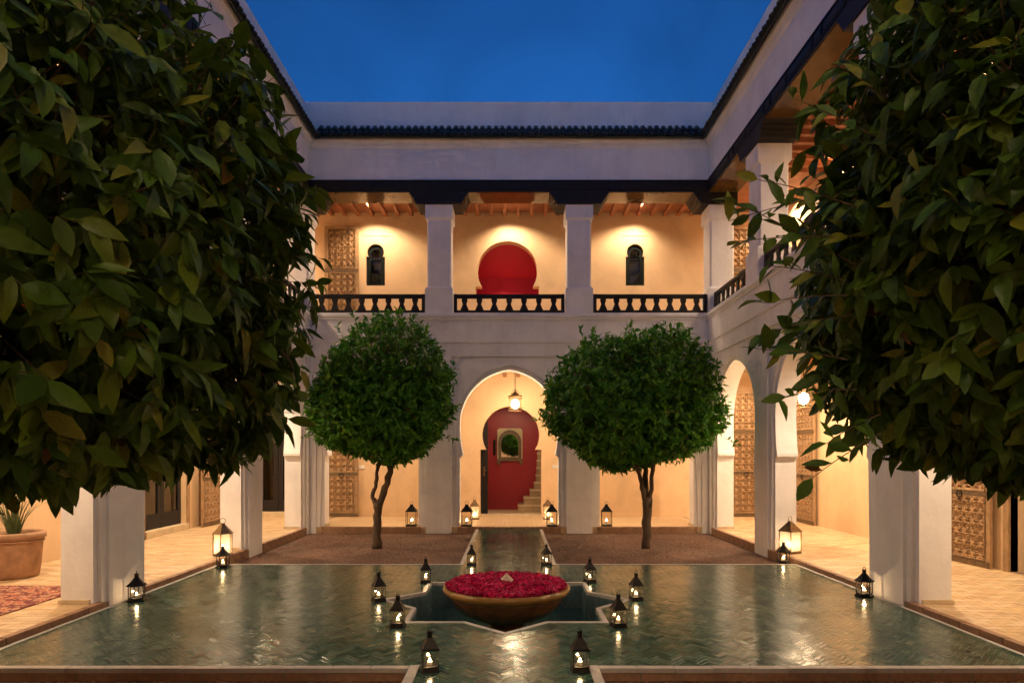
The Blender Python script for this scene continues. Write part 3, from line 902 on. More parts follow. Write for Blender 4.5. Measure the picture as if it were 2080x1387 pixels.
# red alcove upstairs
yf = YB + VIN_B + 0.281
mb = MB()
mb.box(-1.2, 1.1, yf + 0.75, yf + 0.85, UPF, 7.2); mb.box(-1.3, -1.2, yf, yf + 0.85, UPF, 7.2); mb.box(1.1, 1.2, yf, yf + 0.85, UPF, 7.2); mb.box(-1.3, 1.2, yf, yf + 0.85, 7.2, 7.3)
mb.add([(-1.2, yf + 0.74, 6.05), (1.1, yf + 0.74, 6.05), (1.1, yf + 0.02, 6.95), (-1.2, yf + 0.02, 6.95), (-1.2, yf + 0.74, 7.0), (1.1, yf + 0.74, 7.0), (1.1, yf + 0.02, 7.1), (-1.2, yf + 0.02, 7.1)],
       [(0, 1, 2, 3), (4, 5, 6, 7), (0, 1, 5, 4), (1, 2, 6, 5), (2, 3, 7, 6), (3, 0, 4, 7)])
mb.box(-1.2, 1.1, yf + 0.001, yf + 0.75, UPF, 5.35)
mb.obj('red_alcove', M_alcove, back)
# entrance lobby with stairs
mb = MB()
mb.box(-1.3, 1.35, yf + 1.15, yf + 1.25, -0.05, 3.5); mb.box(-1.4, -1.3, yf, yf + 1.25, -0.05, 3.5)
mb.box(1.35, 1.45, yf, yf + 1.25, -0.05, 3.5); mb.box(-1.4, 1.45, yf, yf + 1.25, 3.5, 3.55)
mb.obj('red_lobby', M_red, back)
mb = MB(); mb.box(-1.3, 1.35, yf - 0.25, yf + 1.15, -0.05, 0.10); mb.obj('lobby_floor', M_step, back, bevel=0.01)
for k in range(9):
    xl = (0.22, 0.36, 0.52, 0.63, 0.68, 0.70, 0.71, 0.72, 0.73)[k]
    y0 = yf + 0.30 + 0.092 * k
    mb = MB(); mb.box(xl, 1.35, y0, yf + 1.149, 0.1005 + 0.185 * k - (0.02 if k else 0), 0.10 + 0.185 * (k + 1))
    st_ = mb.obj('stair_step', M_riser, back, bevel=0.006)
    mb = MB(); mb.box(xl - 0.018, 1.349, y0 - 0.022, y0 + 0.09, 0.10 + 0.185 * (k + 1) - 0.034, 0.10 + 0.185 * (k + 1) + 0.004); mb.obj('nosing', M_step, st_, bevel=0.006)
# black door leaf standing open on the left of the lobby
mb = MB(); mb.box(-0.70, -0.53, yf - 0.02, yf + 0.045, 0.10, 2.62)
bd = mb.obj('black_door', M_black_wood, back, bevel=0.004)
mb = MB(); mb.box(-0.645, -0.60, yf - 0.032, yf - 0.02, 1.02, 1.25); mb.bar((-0.62, yf - 0.07, 1.16), (-0.56, yf - 0.07, 1.16), 0.012); mb.bar((-0.62, yf - 0.02, 1.16), (-0.62, yf - 0.075, 1.16), 0.01); mb.obj('door_handle', M_brass, bd)
# iron pull on the red wall
mb = MB(); mb.bar((-0.40, yf + 1.11, 1.52), (-0.40, yf + 1.11, 1.92), 0.03, 8); mb.bar((-0.40, yf + 1.15, 1.56), (-0.40, yf + 1.09, 1.56), 0.02); mb.bar((-0.40, yf + 1.15, 1.88), (-0.40, yf + 1.09, 1.88), 0.02)
tag(mb.obj('iron_pull', M_iron), 'black iron pull bar on the red lobby wall beside the mirror', 'door pull')

# carved doors
carved_door(back, P_back, -4.02, VIN_B - 0.045, FZ, 0.78, 2.95, 0.0)
carved_door(back, P_back, 5.66, VIN_B - 0.045, FZ, 0.80, 3.02, 0.0)
carved_door(back, P_back, -4.02, VIN_B - 0.045, UPF, 0.82, 3.25, 0.0)
carved_door(back, P_back, 5.62, VIN_B - 0.045, UPF, 0.82, 3.25, 0.0)
carved_door(right, P_right, 14.40, VIN_S - 0.07, FZ, 1.05, 2.95, R(-90))
carved_door(right, P_right, 9.26, VIN_S - 0.12, FZ, 1.05, 2.85, R(-90), lean=0.05)
carved_door(right, P_right, 12.6, VIN_S - 0.06, UPF, 1.1, 3.2, R(-90))
carved_door(right, P_right, 6.60, VIN_S - 0.12, FZ, 1.05, 2.85, R(-90))
carved_door(left, P_left, 14.05, VIN_S - 0.20, FZ, 0.95, 2.85, R(90), lean=-0.05)
carved_door(left, P_left, 11.10, VIN_S - 0.10, FZ, 0.95, 2.85, R(90))
# timber door frames
for root, P, a, b_, h in ((right, P_right, 7.15, 8.52, 2.75), (left, P_left, 11.75, 13.28, 2.85)):
    mb = MB(P); mb.box(a - 0.10, a, VIN_S - 0.03, VIN_S + 0.1, FZ, h + 0.08); mb.box(b_, b_ + 0.10, VIN_S - 0.03, VIN_S + 0.1, FZ, h + 0.08); mb.box(a, b_, VIN_S - 0.029, VIN_S + 0.1, h, h + 0.08)
    mb.obj('door_frame', M_cedar, root, bevel=0.006)
def glazed_door(root, P, a, b_, h, v, z0=0.17):
    mb = MB(P)
    m = (a + b_) / 2
    for x0, x1 in ((a, m - 0.004), (m + 0.004, b_)):
        mb.prism([[(x0, z0), (x1, z0), (x1, h), (x0, h)], [(x0 + 0.11, z0 + 0.28), (x0 + 0.11, h - 0.1), (x1 - 0.11, h - 0.1), (x1 - 0.11, z0 + 0.28)]], v, v + 0.05)
    d = mb.obj('glazed_door', M_black_wood, root)
    for x0, x1 in ((a, m - 0.004), (m + 0.004, b_)):
        mb = MB(P); mb.box(x0 + 0.111, x1 - 0.111, v + 0.022, v + 0.027, z0 + 0.281, h - 0.101); mb.obj('pane', M_pane, d)
    mb = MB(P); mb.box(a - 0.02, b_ + 0.02, v - 0.16, v + 0.1, FZ, z0); mb.obj('door_step', M_step, root, bevel=0.006)
glazed_door(left, P_left, 11.76, 13.27, 2.84, VIN_S + 0.10)
glazed_door(back, P_back, -6.04, -5.11, 2.74, VIN_B + 0.05)
mb = MB(); mb.box(-6.2, -5.0, YB + VIN_B + 0.281, YB + VIN_B + 1.6, -0.05, 3.0); mb.obj('room_interior', M_room_shade, back)  # box coloured near-black for the shade behind the glazed door

# gallery floors and kerbs
for s, root in ((1, right), (-1, left)):
    P = P_right if s > 0 else P_left
    mb = MB(P); mb.box(-0.5, YB + VIN_B, 0.012, VIN_S + 0.30, -0.10, FZ - 0.008)
    fl = mb.obj('gallery_floor', M_floor_grout, root)
    V_, F_, C_ = [], [], []; singles = []
    CREAMS = [(0.60, 0.43, 0.25), (0.54, 0.38, 0.22), (0.64, 0.48, 0.30), (0.50, 0.33, 0.18), (0.58, 0.40, 0.21)]
    tl, tw = 0.205, 0.092
    ms = []
    for c in CREAMS:
        m_ = MB(); m_.frust((0, 0, -0.012), (tw / 2 - .002, tl / 2 - .002), (0, 0, 0), (tw / 2 - .003, tl / 2 - .003)); me = m_.mesh('floor_tile', M_bejmat)
        set_tint(me, [(*c, 1)] * len(me.vertices)); ms.append(me)
    row = 0; y = 4.4; n_single = 0
    while y < YB + VIN_B - 0.05:
        vv = 0.15 - tl - (0.5 * tl if row % 2 else 0)
        while vv < VIN_S:
            a, b_ = max(vv, 0.075), min(vv + tl, VIN_S)
            if b_ - a > 0.02:
                c = random.choice(CREAMS)
                x0, x1 = (XW + a, XW + b_) if s > 0 else (-XW - b_, -XW - a)
                full = b_ - a > tl - 0.001
                pxx = CX + FPX * ((x0 + x1) / 2 - CAMX) / y
                if full and 0 < pxx < 2080 and y < 8.8 and n_single < 290 and s * (x0 + x1) / 2 > 4.2:
                    link('floor_tile', random.choice(ms), fl, loc=((x0 + x1) / 2, y + tw / 2, FZ + random.uniform(-.001, .001)), rot=(random.gauss(0, .006), random.gauss(0, .006), R(90) + random.gauss(0, .004))); n_single += 1
                else:
                    emit_tile([(x0 + .002, y + .002), (x1 - .002, y + .002), (x1 - .002, y + tw - .002), (x0 + .002, y + tw - .002)], (x0 + x1) / 2, y + tw / 2, c, FZ, 0.006, (V_, F_, C_))
            vv += tl
        y += tw; row += 1
    tag(link('floor_tile_field', raw_mesh('floor_tile_field', V_, F_, C_, M_bejmat), fl), kind='stuff')
    # kerb bricks along the step
    mb = MB(); mb.box(-0.072, 0.0, 0.004, 0.262, -0.13, FZ + 0.004); kme = mb.mesh('kerb_brick', M_kerb, bevel=0.006)
    for a, b_ in [(3.1, 4.0)][:0] + SO[1:]:
        y = a - 0.10
        while y < b_ + 0.02:
            o = link('kerb_brick', kme, fl, loc=(s * (XW + 0.001) + (0.072 if s > 0 else 0), y, random.uniform(-.003, .002)), rot=(0, 0, random.gauss(0, 0.004)))
            y += 0.266
mb = MB(); mb.box(-XW + 0.0, XW - 0.0, YB + 0.012, YB + VIN_B + 0.28, -0.10, FZ - 0.002)
fl = mb.obj('gallery_floor', M_farfloor, back)
mb = MB(); mb.box(0.004, 0.262, 0, 0.10, -0.13, FZ + 0.003); kme = mb.mesh('kerb_brick', M_kerb, bevel=0.006)
for a, b_ in BO:
    x = a - 0.05; n = max(1, round((b_ - a + 0.1) / 0.266))
    for k in range(n):
        link('kerb_brick', kme, fl, loc=(x + k * (b_ - a + 0.1) / n, YB - 0.02, random.uniform(-.003, .002)))

# downlights
for u in (-3.22, -0.03, 3.02): downlight(back, P_back, u, VIN_B - 0.66, 7.345, SPOT_UP * 0.85, R(142), 0.5)
for u in (-2.87, 2.87): downlight(back, P_back, u, 1.25, 3.485, SPOT_DOWN * 0.55)
for s, root in ((1, right), (-1, left)):
    P = P_right if s > 0 else P_left
    for u in (5.4, 9.05, 12.3): downlight(root, P, u, 1.35, 3.485, SPOT_DOWN)
    downlight(root, P, 14.8, 1.35, 3.485, SPOT_DOWN * 0.6)
    for u in (6.0, 9.4, 12.6, 14.9): downlight(root, P, u, VIN_S - 0.35, 7.345, SPOT_UP)

for u in (-2.87, 0.0, 2.87): downlight(front, P_front, u, 1.25, 3.485, SPOT_DOWN * 0.35)  # unseen lamps added as warm fill for back wall and trees
for u in (-3.1, 0.0, 3.1): downlight(front, P_front, u, 1.7, 7.345, SPOT_UP * 1.0)  # upper row of the added, unseen fill lamps

# light switches
for x, z in ((-3.55, 1.24), (1.10, 1.25)):
    mb = MB(); mb.box(x - 0.075, x + 0.075, YB + VIN_B - 0.012, YB + VIN_B + 0.002, z - 0.042, z + 0.042)
    o = mb.obj('light_switch', M_switch, None, bevel=0.003)
    tag(o, 'white light switch plate ' + ('beside the carved door on the left of the back wall' if x < 0 else 'on the wall right of the entrance horseshoe arch'), 'switch', 'light switches')
    for q in (-0.035, 0.035):
        mb = MB(); mb.box(x + q - 0.028, x + q + 0.028, YB + VIN_B - 0.017, YB + VIN_B - 0.011, z - 0.032, z + 0.032); mb.obj('rocker', M_switch, o, bevel=0.002)

# ------------------------------------------------------------------ mirror
def mirror():
    y = yf + 1.149
    cx, z0 = -0.0, 1.32
    root = empty('wall_mirror', (cx, y - 0.03, z0), R(4.6))
    tag(root, 'arched mirror in a bone and wood frame on the red lobby wall', 'mirror')
    w, h = 0.33, 0.90
    arch = lambda hw, zb, zt, n=10: [(-hw, zb)] + [(hw * math.cos(a), zt - hw * 1.05 + hw * 1.05 * math.sin(a)) for a in np.linspace(math.pi, 0, n)] + [(hw, zb)]
    mb = MB(); mb.prism([[(-w, 0.05), (w, 0.05), (w, h - 0.05), (w - .05, h), (-w + .05, h), (-w, h - 0.05)], arch(0.235, 0.16, 0.76)], -0.05, -0.005); mb.obj('frame', M_bone, root)
    mb = MB(); mb.prism([arch(0.30, 0.05, 0.86), arch(0.225, 0.15, 0.75)], -0.065, -0.012); mb.obj('wood_arch', M_cedar_dark, root)
    mb = MB(); mb.prism([arch(0.234, 0.155, 0.757)], -0.03, -0.012); mb.obj('glass', M_mirror, root)
    for s in (-1, 1):
        mb = MB(); mb.prism([[(s * 0.33, 0.0), (s * 0.27, -0.08), (s * 0.24, 0.06), (s * 0.33, 0.12)]], -0.055, -0.01); mb.obj('foot', M_cedar_dark, root)
mirror()

# ------------------------------------------------------------------ fountain bowl
def lathe(prof, n=64):
    mb = MB(); mb.ngon(n, prof, cap=False); return mb
fb = empty('fountain_bowl', (SC[0], SC[1], -0.44))
tag(fb, 'wide brown glazed fountain bowl with amber rim heaped with petals in the star basin', 'fountain')
def rel(prof): return [(r, z + 0.44) for r, z in prof]
lathe(rel([(0.0, -0.21), (0.24, -0.21), (0.37, -0.18), (0.49, -0.115), (0.575, -0.03), (0.615, 0.04), (0.63, 0.075), (0.58, 0.085), (0.4, 0.06), (0, 0.05)])).obj('bowl', M_bowl, fb, smooth=True)
lathe(rel([(0.628, 0.066), (0.655, 0.078), (0.682, 0.105), (0.690, 0.132), (0.682, 0.155), (0.660, 0.166), (0.63, 0.160), (0.60, 0.135), (0.59, 0.09), (0.628, 0.066)]), 72).obj('rim', M_rim, fb, smooth=True)
lathe(rel([(0.0, -0.44), (0.30, -0.44), (0.31, -0.40), (0.24, -0.37), (0.19, -0.30), (0.18, -0.24), (0.235, -0.215), (0.0, -0.205)])).obj('pedestal', M_bowl, fb, smooth=True)
mb = MB(); mb.ngon(6, rel([(0.115, 0.175), (0.105, 0.205), (0.06, 0.235), (0.022, 0.27), (0.006, 0.29)])); mb.obj('nozzle', M_nozzle, fb, smooth=False)
# petals
def petals(n=5200):
    r = 0.635 * np.sqrt(rng.random(n)); a = rng.random(n) * 2 * math.pi
    edge = rng.random(n) < 0.12
    r = np.where(edge, 0.60 + 0.05 * rng.random(n), r)
    keep = r > 0.085
    r, a = r[keep], a[keep]; n = len(r)
    z = 0.165 + 0.03 * (1 - (r / 0.64) ** 2) + rng.random(n) * 0.018 - np.clip(r - 0.62, 0, 1) * 0.3
    tpl = np.array([(0, -.5, .05), (-.45, -.1, .12), (.45, -.1, .12), (0, 0, -.06), (-.36, .38, .16), (.36, .38, .16), (0, .5, .22)])
    F = [(0, 3, 1), (0, 2, 3), (1, 3, 4), (3, 2, 5), (3, 6, 4), (3, 5, 6)]
    V_ = []; C_ = []; F_ = []
    for i in range(n):
        m = Matrix.Rotation(rng.random() * 6.28, 3, 'Z') @ Matrix.Rotation(rng.normal() * 0.7, 3, 'X') @ Matrix.Rotation(rng.normal() * 0.6, 3, 'Y')
        s = 0.036 + 0.020 * rng.random()
        m = np.array(m) * s
        p = tpl @ m.T + (SC[0] + r[i] * math.cos(a[i]), SC[1] + r[i] * math.sin(a[i]), z[i])
        o = 7 * i
        V_ += p.tolist(); F_ += [tuple(k + o for k in f) for f in F]
        c = lerp3((0.26, 0.003, 0.035), (0.78, 0.018, 0.17), rng.random() ** 1.2)
        C_ += [(*c, 1)] * 7
    me = raw_mesh('rose_petals', V_, F_, C_, M_petal)
    return tag(link('rose_petals', me), 'heap of magenta rose petals floating in the fountain bowl', 'petals', kind='stuff')
petals()

# ------------------------------------------------------------------ lanterns
LCACHE = {}
def lantern(name, label, loc, H, Wd, sides=4, style='pool', rz=0.0, group='candle lanterns', metal=None, energy=None, extra=False):
    """candle lantern: base, corner posts, panes, roof, chimney, ring, candle, flame"""
    metal = metal or M_iron
    key = (round(H, 3), round(Wd, 3), sides, style, metal.name)
    root = empty(name, loc, rz)
    tag(root, label, 'lantern', group)
    rr = Wd / 2 / math.cos(math.pi / sides)
    rot = math.pi / sides
    if key not in LCACHE:
        d = []
        if style == 'pool': zb, zg, zr, zc = 0.13, 0.52, 0.80, 0.95
        elif style == 'flared': zb, zg, zr, zc = 0.12, 0.52, 0.82, 0.93
        else: zb, zg, zr, zc = 0.06, 0.60, 0.86, 0.90
        zb, zg, zr, zc = zb * H, zg * H, zr * H, zc * H
        mb = MB()
        if style == 'pool': mb.ngon(sides, [(rr * 1.12, 0), (rr * 1.10, 0.012 * H), (rr * 0.98, 0.09 * H), (rr * 1.0, 0.10 * H), (rr * 1.0, zb)], rot)
        elif style == 'flared': mb.ngon(sides, [(rr * 1.08, 0), (rr * 1.10, 0.03 * H), (rr * 0.92, 0.07 * H), (rr * 0.92, zb)], rot)
        else: mb.ngon(sides, [(rr * 1.04, 0), (rr * 1.04, 0.02 * H), (rr * 0.99, 0.03 * H), (rr * 0.99, zb)], rot)
        d.append(('base', mb.mesh('base', metal), None))
        rb = rr * (0.90 if style == 'flared' else 0.97)
        rt = rr * (0.97 if style != 'flared' else 0.90)
        for k in range(sides):
            a = rot + 2 * math.pi * k / sides
            mb = MB(); mb.bar((rb * math.cos(a), rb * math.sin(a), zb - 0.002), (rt * math.cos(a), rt * math.sin(a), zg + 0.002), 0.035 * Wd, 4)
            d.append(('post', mb.mesh('post', metal), None))
            a2 = rot + 2 * math.pi * (k + 1) / sides
            q = 0.93
            p = [(rb * q * math.cos(a), rb * q * math.sin(a), zb), (rb * q * math.cos(a2), rb * q * math.sin(a2), zb), (rt * q * math.cos(a2), rt * q * math.sin(a2), zg), (rt * q * math.cos(a), rt * q * math.sin(a), zg)]
            mb = MB(); mb.add(p, [(0, 1, 2, 3)]); d.append(('pane', mb.mesh('pane', M_frost if metal is M_brass else M_glass), None))
        mb = MB()
        if style == 'pool': rings = [(rr * 0.9, zg), (rr * 1.13, zg), (rr * 1.13, zg + 0.02 * H), (rr * 1.0, zg + 0.035 * H), (rr * 0.62, zg + 0.17 * H), (rr * 0.30, zr)]
        elif style == 'flared': rings = [(rr * 0.85, zg), (rr * 1.16, zg), (rr * 1.16, zg + 0.025 * H), (rr * 0.80, zg + 0.10 * H), (rr * 0.45, zg + 0.21 * H), (rr * 0.22, zr)]
        else: rings = [(rr * 0.9, zg), (rr * 1.10, zg), (rr * 1.10, zg + 0.015 * H), (rr * 1.0, zg + 0.04 * H), (rr * 0.28, zr - 0.01 * H), (rr * 0.24, zr)]
        mb.ngon(sides, rings, rot); d.append(('roof', mb.mesh('roof', metal), None))
        mb = MB(); 
        if style == 'gallery': mb.ngon(8, [(rr * 0.20, zr - 0.01 * H), (rr * 0.26, zr + 0.02 * H), (rr * 0.2, zc)], rot)
        else: mb.ngon(8, [(rr * 0.24, zr - 0.01 * H), (rr * 0.24, zc - 0.02 * H), (rr * 0.27, zc - 0.02 * H), (rr * 0.27, zc)], rot)
        d.append(('chimney', mb.mesh('chimney', metal), None))
        rl = 0.10 * Wd if style != 'gallery' else 0.16 * Wd
        mb = MB(); pts = [(rl * math.cos(a), 0, zc + rl * 0.85 + rl * math.sin(a)) for a in np.linspace(0, 2 * math.pi, 15)]
        mb.tube(pts, [0.012 * Wd + 0.0012] * 15, 5); d.append(('ring_handle', mb.mesh('ring_handle', metal, True), None))
        ch = (zg - zb) * (0.22 if style != 'gallery' else 0.25)
        mb = MB(); mb.ngon(12, [(0.16 * Wd, zb), (0.16 * Wd, zb + ch)]); d.append(('candle', mb.mesh('candle', M_wax), None))
        fh = 0.028 if style != 'gallery' else 0.05
        fr_ = fh * 0.26
        mb = MB(); mb.ngon(8, [(fr_ * 0.4, zb + ch + 0.004), (fr_, zb + ch + fh * 0.35), (fr_ * 0.75, zb + ch + fh * 0.6), (fr_ * 0.12, zb + ch + fh)]); d.append(('flame', mb.mesh('flame', M_flame, True), None))
        LCACHE[key] = (d, zb + ch + fh * 0.6)
    d, zf = LCACHE[key]
    for nme, me, _ in d: link(nme, me, root)
    lamp('candle_light', 'POINT', (0, 0, zf), (energy if energy else CANDLE_W) * random.uniform(0.7, 1.3), FLAME, root, 0.012)
    return root
def pool_xy(x, y, z=0.0):
    Y = (CAMH - z) * FPX / (y - HOR); return (CAMX + (x - CX) * Y / FPX, Y, z + 0.003)
PL = [((873, 1361), 'nearest black candle lantern left of the front walkway'), ((1178, 1361), 'nearest black candle lantern right of the front walkway'),
      ((808, 1272), 'black candle lantern at the front left corner of the star basin'), ((1256, 1272), 'black candle lantern at the front right corner of the star basin'),
      ((769, 1220), 'black candle lantern by the left tip of the star basin'), ((1292, 1218), 'black candle lantern by the right tip of the star basin'),
      ((865, 1183), 'black candle lantern behind the star basin, back left corner'), ((1198, 1182), 'black candle lantern behind the star basin, back right corner'),
      ((958, 1147), 'black candle lantern at the left start of the far walkway'), ((1110, 1147), 'black candle lantern at the right start of the far walkway')]
for (p, lb) in PL:
    lantern('candle_lantern', lb, pool_xy(*p), 0.305 * random.uniform(0.97, 1.03), 0.118, 4, 'pool', random.gauss(0, 0.22), 'square candle lanterns around the fountain')
for (p, lb) in (((264, 1220), 'hexagonal candle lantern at the foot of the near left pillar'), ((453, 1152), 'small hexagonal candle lantern in front of the big lantern on the left'),
                ((1600, 1143), 'small hexagonal candle lantern in front of the big lantern on the right'), ((1779, 1210), 'hexagonal candle lantern at the foot of the near right pillar')):
    l = list(pool_xy(*p)); l[0] = max(-3.98, min(3.98, l[0]))
    lantern('candle_lantern', lb, l, 0.315, 0.155, 6, 'flared', random.gauss(0, 0.3), 'hexagonal candle lanterns along the pavement edge')
def at_y(x, Y, z): return (CAMX + (x - CX) * Y / FPX, Y, z)
for x, Y, lb in ((836, YB + 0.16, 'tall square lantern at the right end of the left bay step'), (948, YB + 0.14, 'tall square lantern at the left jamb of the central arch'),
                 (1121, YB + 0.14, 'tall square lantern at the right jamb of the central arch'), (1232, YB + 0.16, 'tall square lantern at the left end of the right bay step')):
    lantern('floor_lantern', lb, at_y(x, Y, FZ + 0.005), 0.50, 0.215, 4, 'gallery', random.gauss(0, 0.06), 'tall square lanterns on the back step', energy=BIGCANDLE_W)
for x, lb in ((964, 'pale bronze lantern left of the lobby doorway, behind the arch'), (1113, 'pale bronze lantern right of the lobby doorway, behind the arch')):
    lantern('floor_lantern', lb, at_y(x, YB + 1.55, FZ + 0.002), 0.50, 0.20, 4, 'gallery', 0.1, 'lanterns beside the lobby doorway', M_brass, BIGCANDLE_W)
lantern('floor_lantern', 'big hexagonal bronze lantern on the left gallery step', (-4.29, 9.92, FZ + 0.008), 0.53, 0.245, 6, 'gallery', 0.2, 'big bronze lanterns on the side steps', M_brass, BIGCANDLE_W * 1.6)
lantern('floor_lantern', 'big square bronze lantern on the right gallery step', (4.34, 10.15, FZ + 0.008), 0.54, 0.225, 4, 'gallery', 0.45, 'big bronze lanterns on the side steps', M_brass, BIGCANDLE_W * 1.6)

# hanging pendants
def pendant(loc, ztop, label, energy):
    root = empty('pendant_lamp', loc); tag(root, label, 'pendant lamp', 'hanging glass lamps')
    mb = MB(); mb.bar((0, 0, 0.40), (0, 0, ztop - loc[2]), 0.008); mb.obj('rod', M_iron, root)
    mb = MB(); mb.ngon(16, [(0.16, 0.315), (0.16, 0.33), (0.09, 0.345), (0.05, 0.40), (0.03, 0.42)]); mb.obj('cap', M_brass, root, smooth=False)
    for k in range(4):
        a = k * math.pi / 2 + 0.3
        mb = MB(); mb.tube([(0.09 * math.cos(a), 0.09 * math.sin(a), 0.34), (0.075 * math.cos(a), 0.075 * math.sin(a), 0.42), (0.02 * math.cos(a), 0.02 * math.sin(a), 0.47)], [0.006] * 3, 5); mb.obj('hanger', M_brass, root)
    for z in (0.0, 0.05, 0.27, 0.305):
        mb = MB(); mb.ngon(20, [(0.150, z), (0.158, z), (0.158, z + 0.012), (0.150, z + 0.012), (0.150, z)], cap=False); mb.obj('band', M_brass, root)
    mb = MB(); mb.ngon(20, [(0.143, 0.005), (0.143, 0.31)], cap=False); mb.obj('glass_shade', M_glass, root, smooth=True)
    mb = MB(); mb.ngon(12, [(0.03, 0.06), (0.075, 0.08), (0.09, 0.15), (0.075, 0.22), (0.03, 0.25)]); mb.obj('bulb', M_bulb, root, smooth=True)
    lamp('pendant_light', 'POINT', (0, 0, 0.15), energy, WARM, root, 0.12)
pendant((0.13, YB + 1.1, 2.53), 3.5, 'lit glass pendant lamp hanging in the central arch', PENDANT_W)
pendant((5.32, 11.9, 2.42), 3.5, 'lit glass pendant lamp in the right gallery, half hidden by leaves', PENDANT_W * 0.6)

# ------------------------------------------------------------------ rug and potted plant
mb = MB(); mb.box(-6.3, -4.78, 4.9, 7.62, FZ + 0.001, FZ + 0.013)
tag(mb.obj('rug', M_rug, None, bevel=0.004), 'red patterned rug on the left gallery floor', 'rug')
pot = empty('plant_pot', (-6.13, 8.2, FZ + 0.002)); tag(pot, 'big round terracotta pot by the left gallery wall', 'pot')
lathe([(0.0, 0), (0.24, 0), (0.265, 0.03), (0.285, 0.2), (0.30, 0.42), (0.31, 0.47), (0.335, 0.49), (0.335, 0.545), (0.30, 0.56), (0.285, 0.53), (0.28, 0.50), (0, 0.50)], 40).obj('body', M_terracotta, pot, smooth=True)
pt = [(0.312 * math.cos(a), 0.312 * math.sin(a), 0.45) for a in np.linspace(0, 2 * math.pi, 41)]
mb = MB(); mb.tube(pt, [0.01] * 41, 6); mb.obj('moulding', M_terracotta, pot, smooth=True)
lathe([(0.284, 0.515), (0, 0.53)], 24).obj('soil', M_soil, pot)
grass = empty('grass_plant', (-6.13, 8.2, FZ + 0.52)); tag(grass, 'spiky grass plant growing in the terracotta pot', 'plant')
for k in range(46):
    a = random.uniform(0, 6.28); L = random.uniform(0.45, 0.85); sp_ = random.uniform(0.15, 0.6)
    pts = []; n = 6
    for q in range(n):
        t = q / (n - 1)
        r = 0.06 + sp_ * L * t * (0.4 + 0.6 * t); z = L * (t - 0.45 * sp_ * t * t * 1.6)
        pts.append((r * math.cos(a), r * math.sin(a), z))
    mb = MB(); vs = []; fs = []
    tx, ty = -math.sin(a), math.cos(a)
    for q, p in enumerate(pts):
        w_ = 0.009 * (1 - (q / (n - 1)) ** 2) + 0.0008
        vs += [(p[0] + tx * w_, p[1] + ty * w_, p[2]), (p[0] - tx * w_, p[1] - ty * w_, p[2])]
    fs = [(2 * q, 2 * q + 1, 2 * q + 3, 2 * q + 2) for q in range(n - 1)]
    mb.add(vs, fs); me = mb.mesh('blade', M_leaf); set_tint(me, [(0.10, 0.13, 0.05, 1)] * len(me.vertices)); link('blade', me, grass)

# ------------------------------------------------------------------ citrus trees
LEAF_F = [(0, 1, 2), (0, 2, 3), (1, 4, 5, 2), (2, 5, 6, 3), (4, 7, 8, 5), (5, 8, 9, 6), (7, 10, 8), (8, 10, 9)]
def leaf_template(bend, fold, wid):
    v = [(0, 0, 0)]
    for t, w_ in ((0.25, 0.80), (0.52, 1.0), (0.80, 0.55)):
        z = -bend * t * t; hw = 0.5 * wid * w_
        v += [(-hw, t, z + fold * hw), (0, t, z), (hw, t, z + fold * hw)]
    v.append((0, 1.0, -bend * 1.0))
    return np.array(v)
TPL = [leaf_template(0.10, 0.25, 0.46), leaf_template(0.28, 0.35, 0.40), leaf_template(0.02, 0.15, 0.50), leaf_template(0.45, 0.5, 0.37), leaf_template(-0.15, 0.4, 0.42), leaf_template(0.65, 0.3, 0.36)]
def frames(d, up):
    """rotation matrices: local y = d (leaf axis), z ~ up"""
    d = d / np.linalg.norm(d, axis=1, keepdims=True)
    x = np.cross(d, up); x /= np.linalg.norm(x, axis=1, keepdims=True) + 1e-9
    z = np.cross(x, d)
    return np.stack([x, d, z], -1)
LEAF_OBJ = {}
def leaf_mesh(ti, ci, c):
    if (ti, ci) not in LEAF_OBJ:
        me = bpy.data.meshes.new('leaf'); me.from_pydata(TPL[ti].tolist(), [], LEAF_F); set_tint(me, [(*c, 1)] * 11); me.materials.append(M_leaf)
        me.polygons.foreach_set('use_smooth', [True] * len(me.polygons))
        LEAF_OBJ[(ti, ci)] = me
    return LEAF_OBJ[(ti, ci)]
GREEN_L = [(0.036, 0.120, 0.010), (0.050, 0.145, 0.012), (0.028, 0.100, 0.010), (0.070, 0.165, 0.014), (0.040, 0.125, 0.016), (0.110, 0.185, 0.018), (0.034, 0.100, 0.016), (0.085, 0.068, 0.02)]
GREEN_P = np.array([0.22, 0.20, 0.19, 0.15, 0.11, 0.08, 0.045, 0.005])
def crown_points(n, c, rx, ry, rz_up, rz_dn, seed, lump=0.13, shell=0.42, pw=2.4):
    r_ = np.random.default_rng(seed)
    d = r_.normal(size=(n, 3)); d /= np.linalg.norm(d, axis=1, keepdims=True)
    ph = r_.random((7, 3)) * 6.28; fr = r_.normal(size=(7, 3)) * 2.6
    b_ = sum(np.sin(d @ fr[k] + ph[k, 0]) for k in range(7)) / 7
    fr2 = r_.normal(size=(6, 3)) * 8
    b2 = sum(np.sin(d @ fr2[k] + ph[k, 1]) for k in range(6)) / 6
    rz_ = np.where(d[:, 2] > 0, rz_up, rz_dn)
    rad = 1.0 / ((np.abs(d[:, 0]) / rx) ** pw + (np.abs(d[:, 1]) / ry) ** pw + (np.abs(d[:, 2]) / rz_) ** pw) ** (1 / pw)
    rad *= 1 + lump * 1.6 * b_ + lump * 0.8 * b2
    depth = 1 - shell * r_.random(n) ** 1.8
    return np.array(c) + d * (rad * depth)[:, None], d, depth
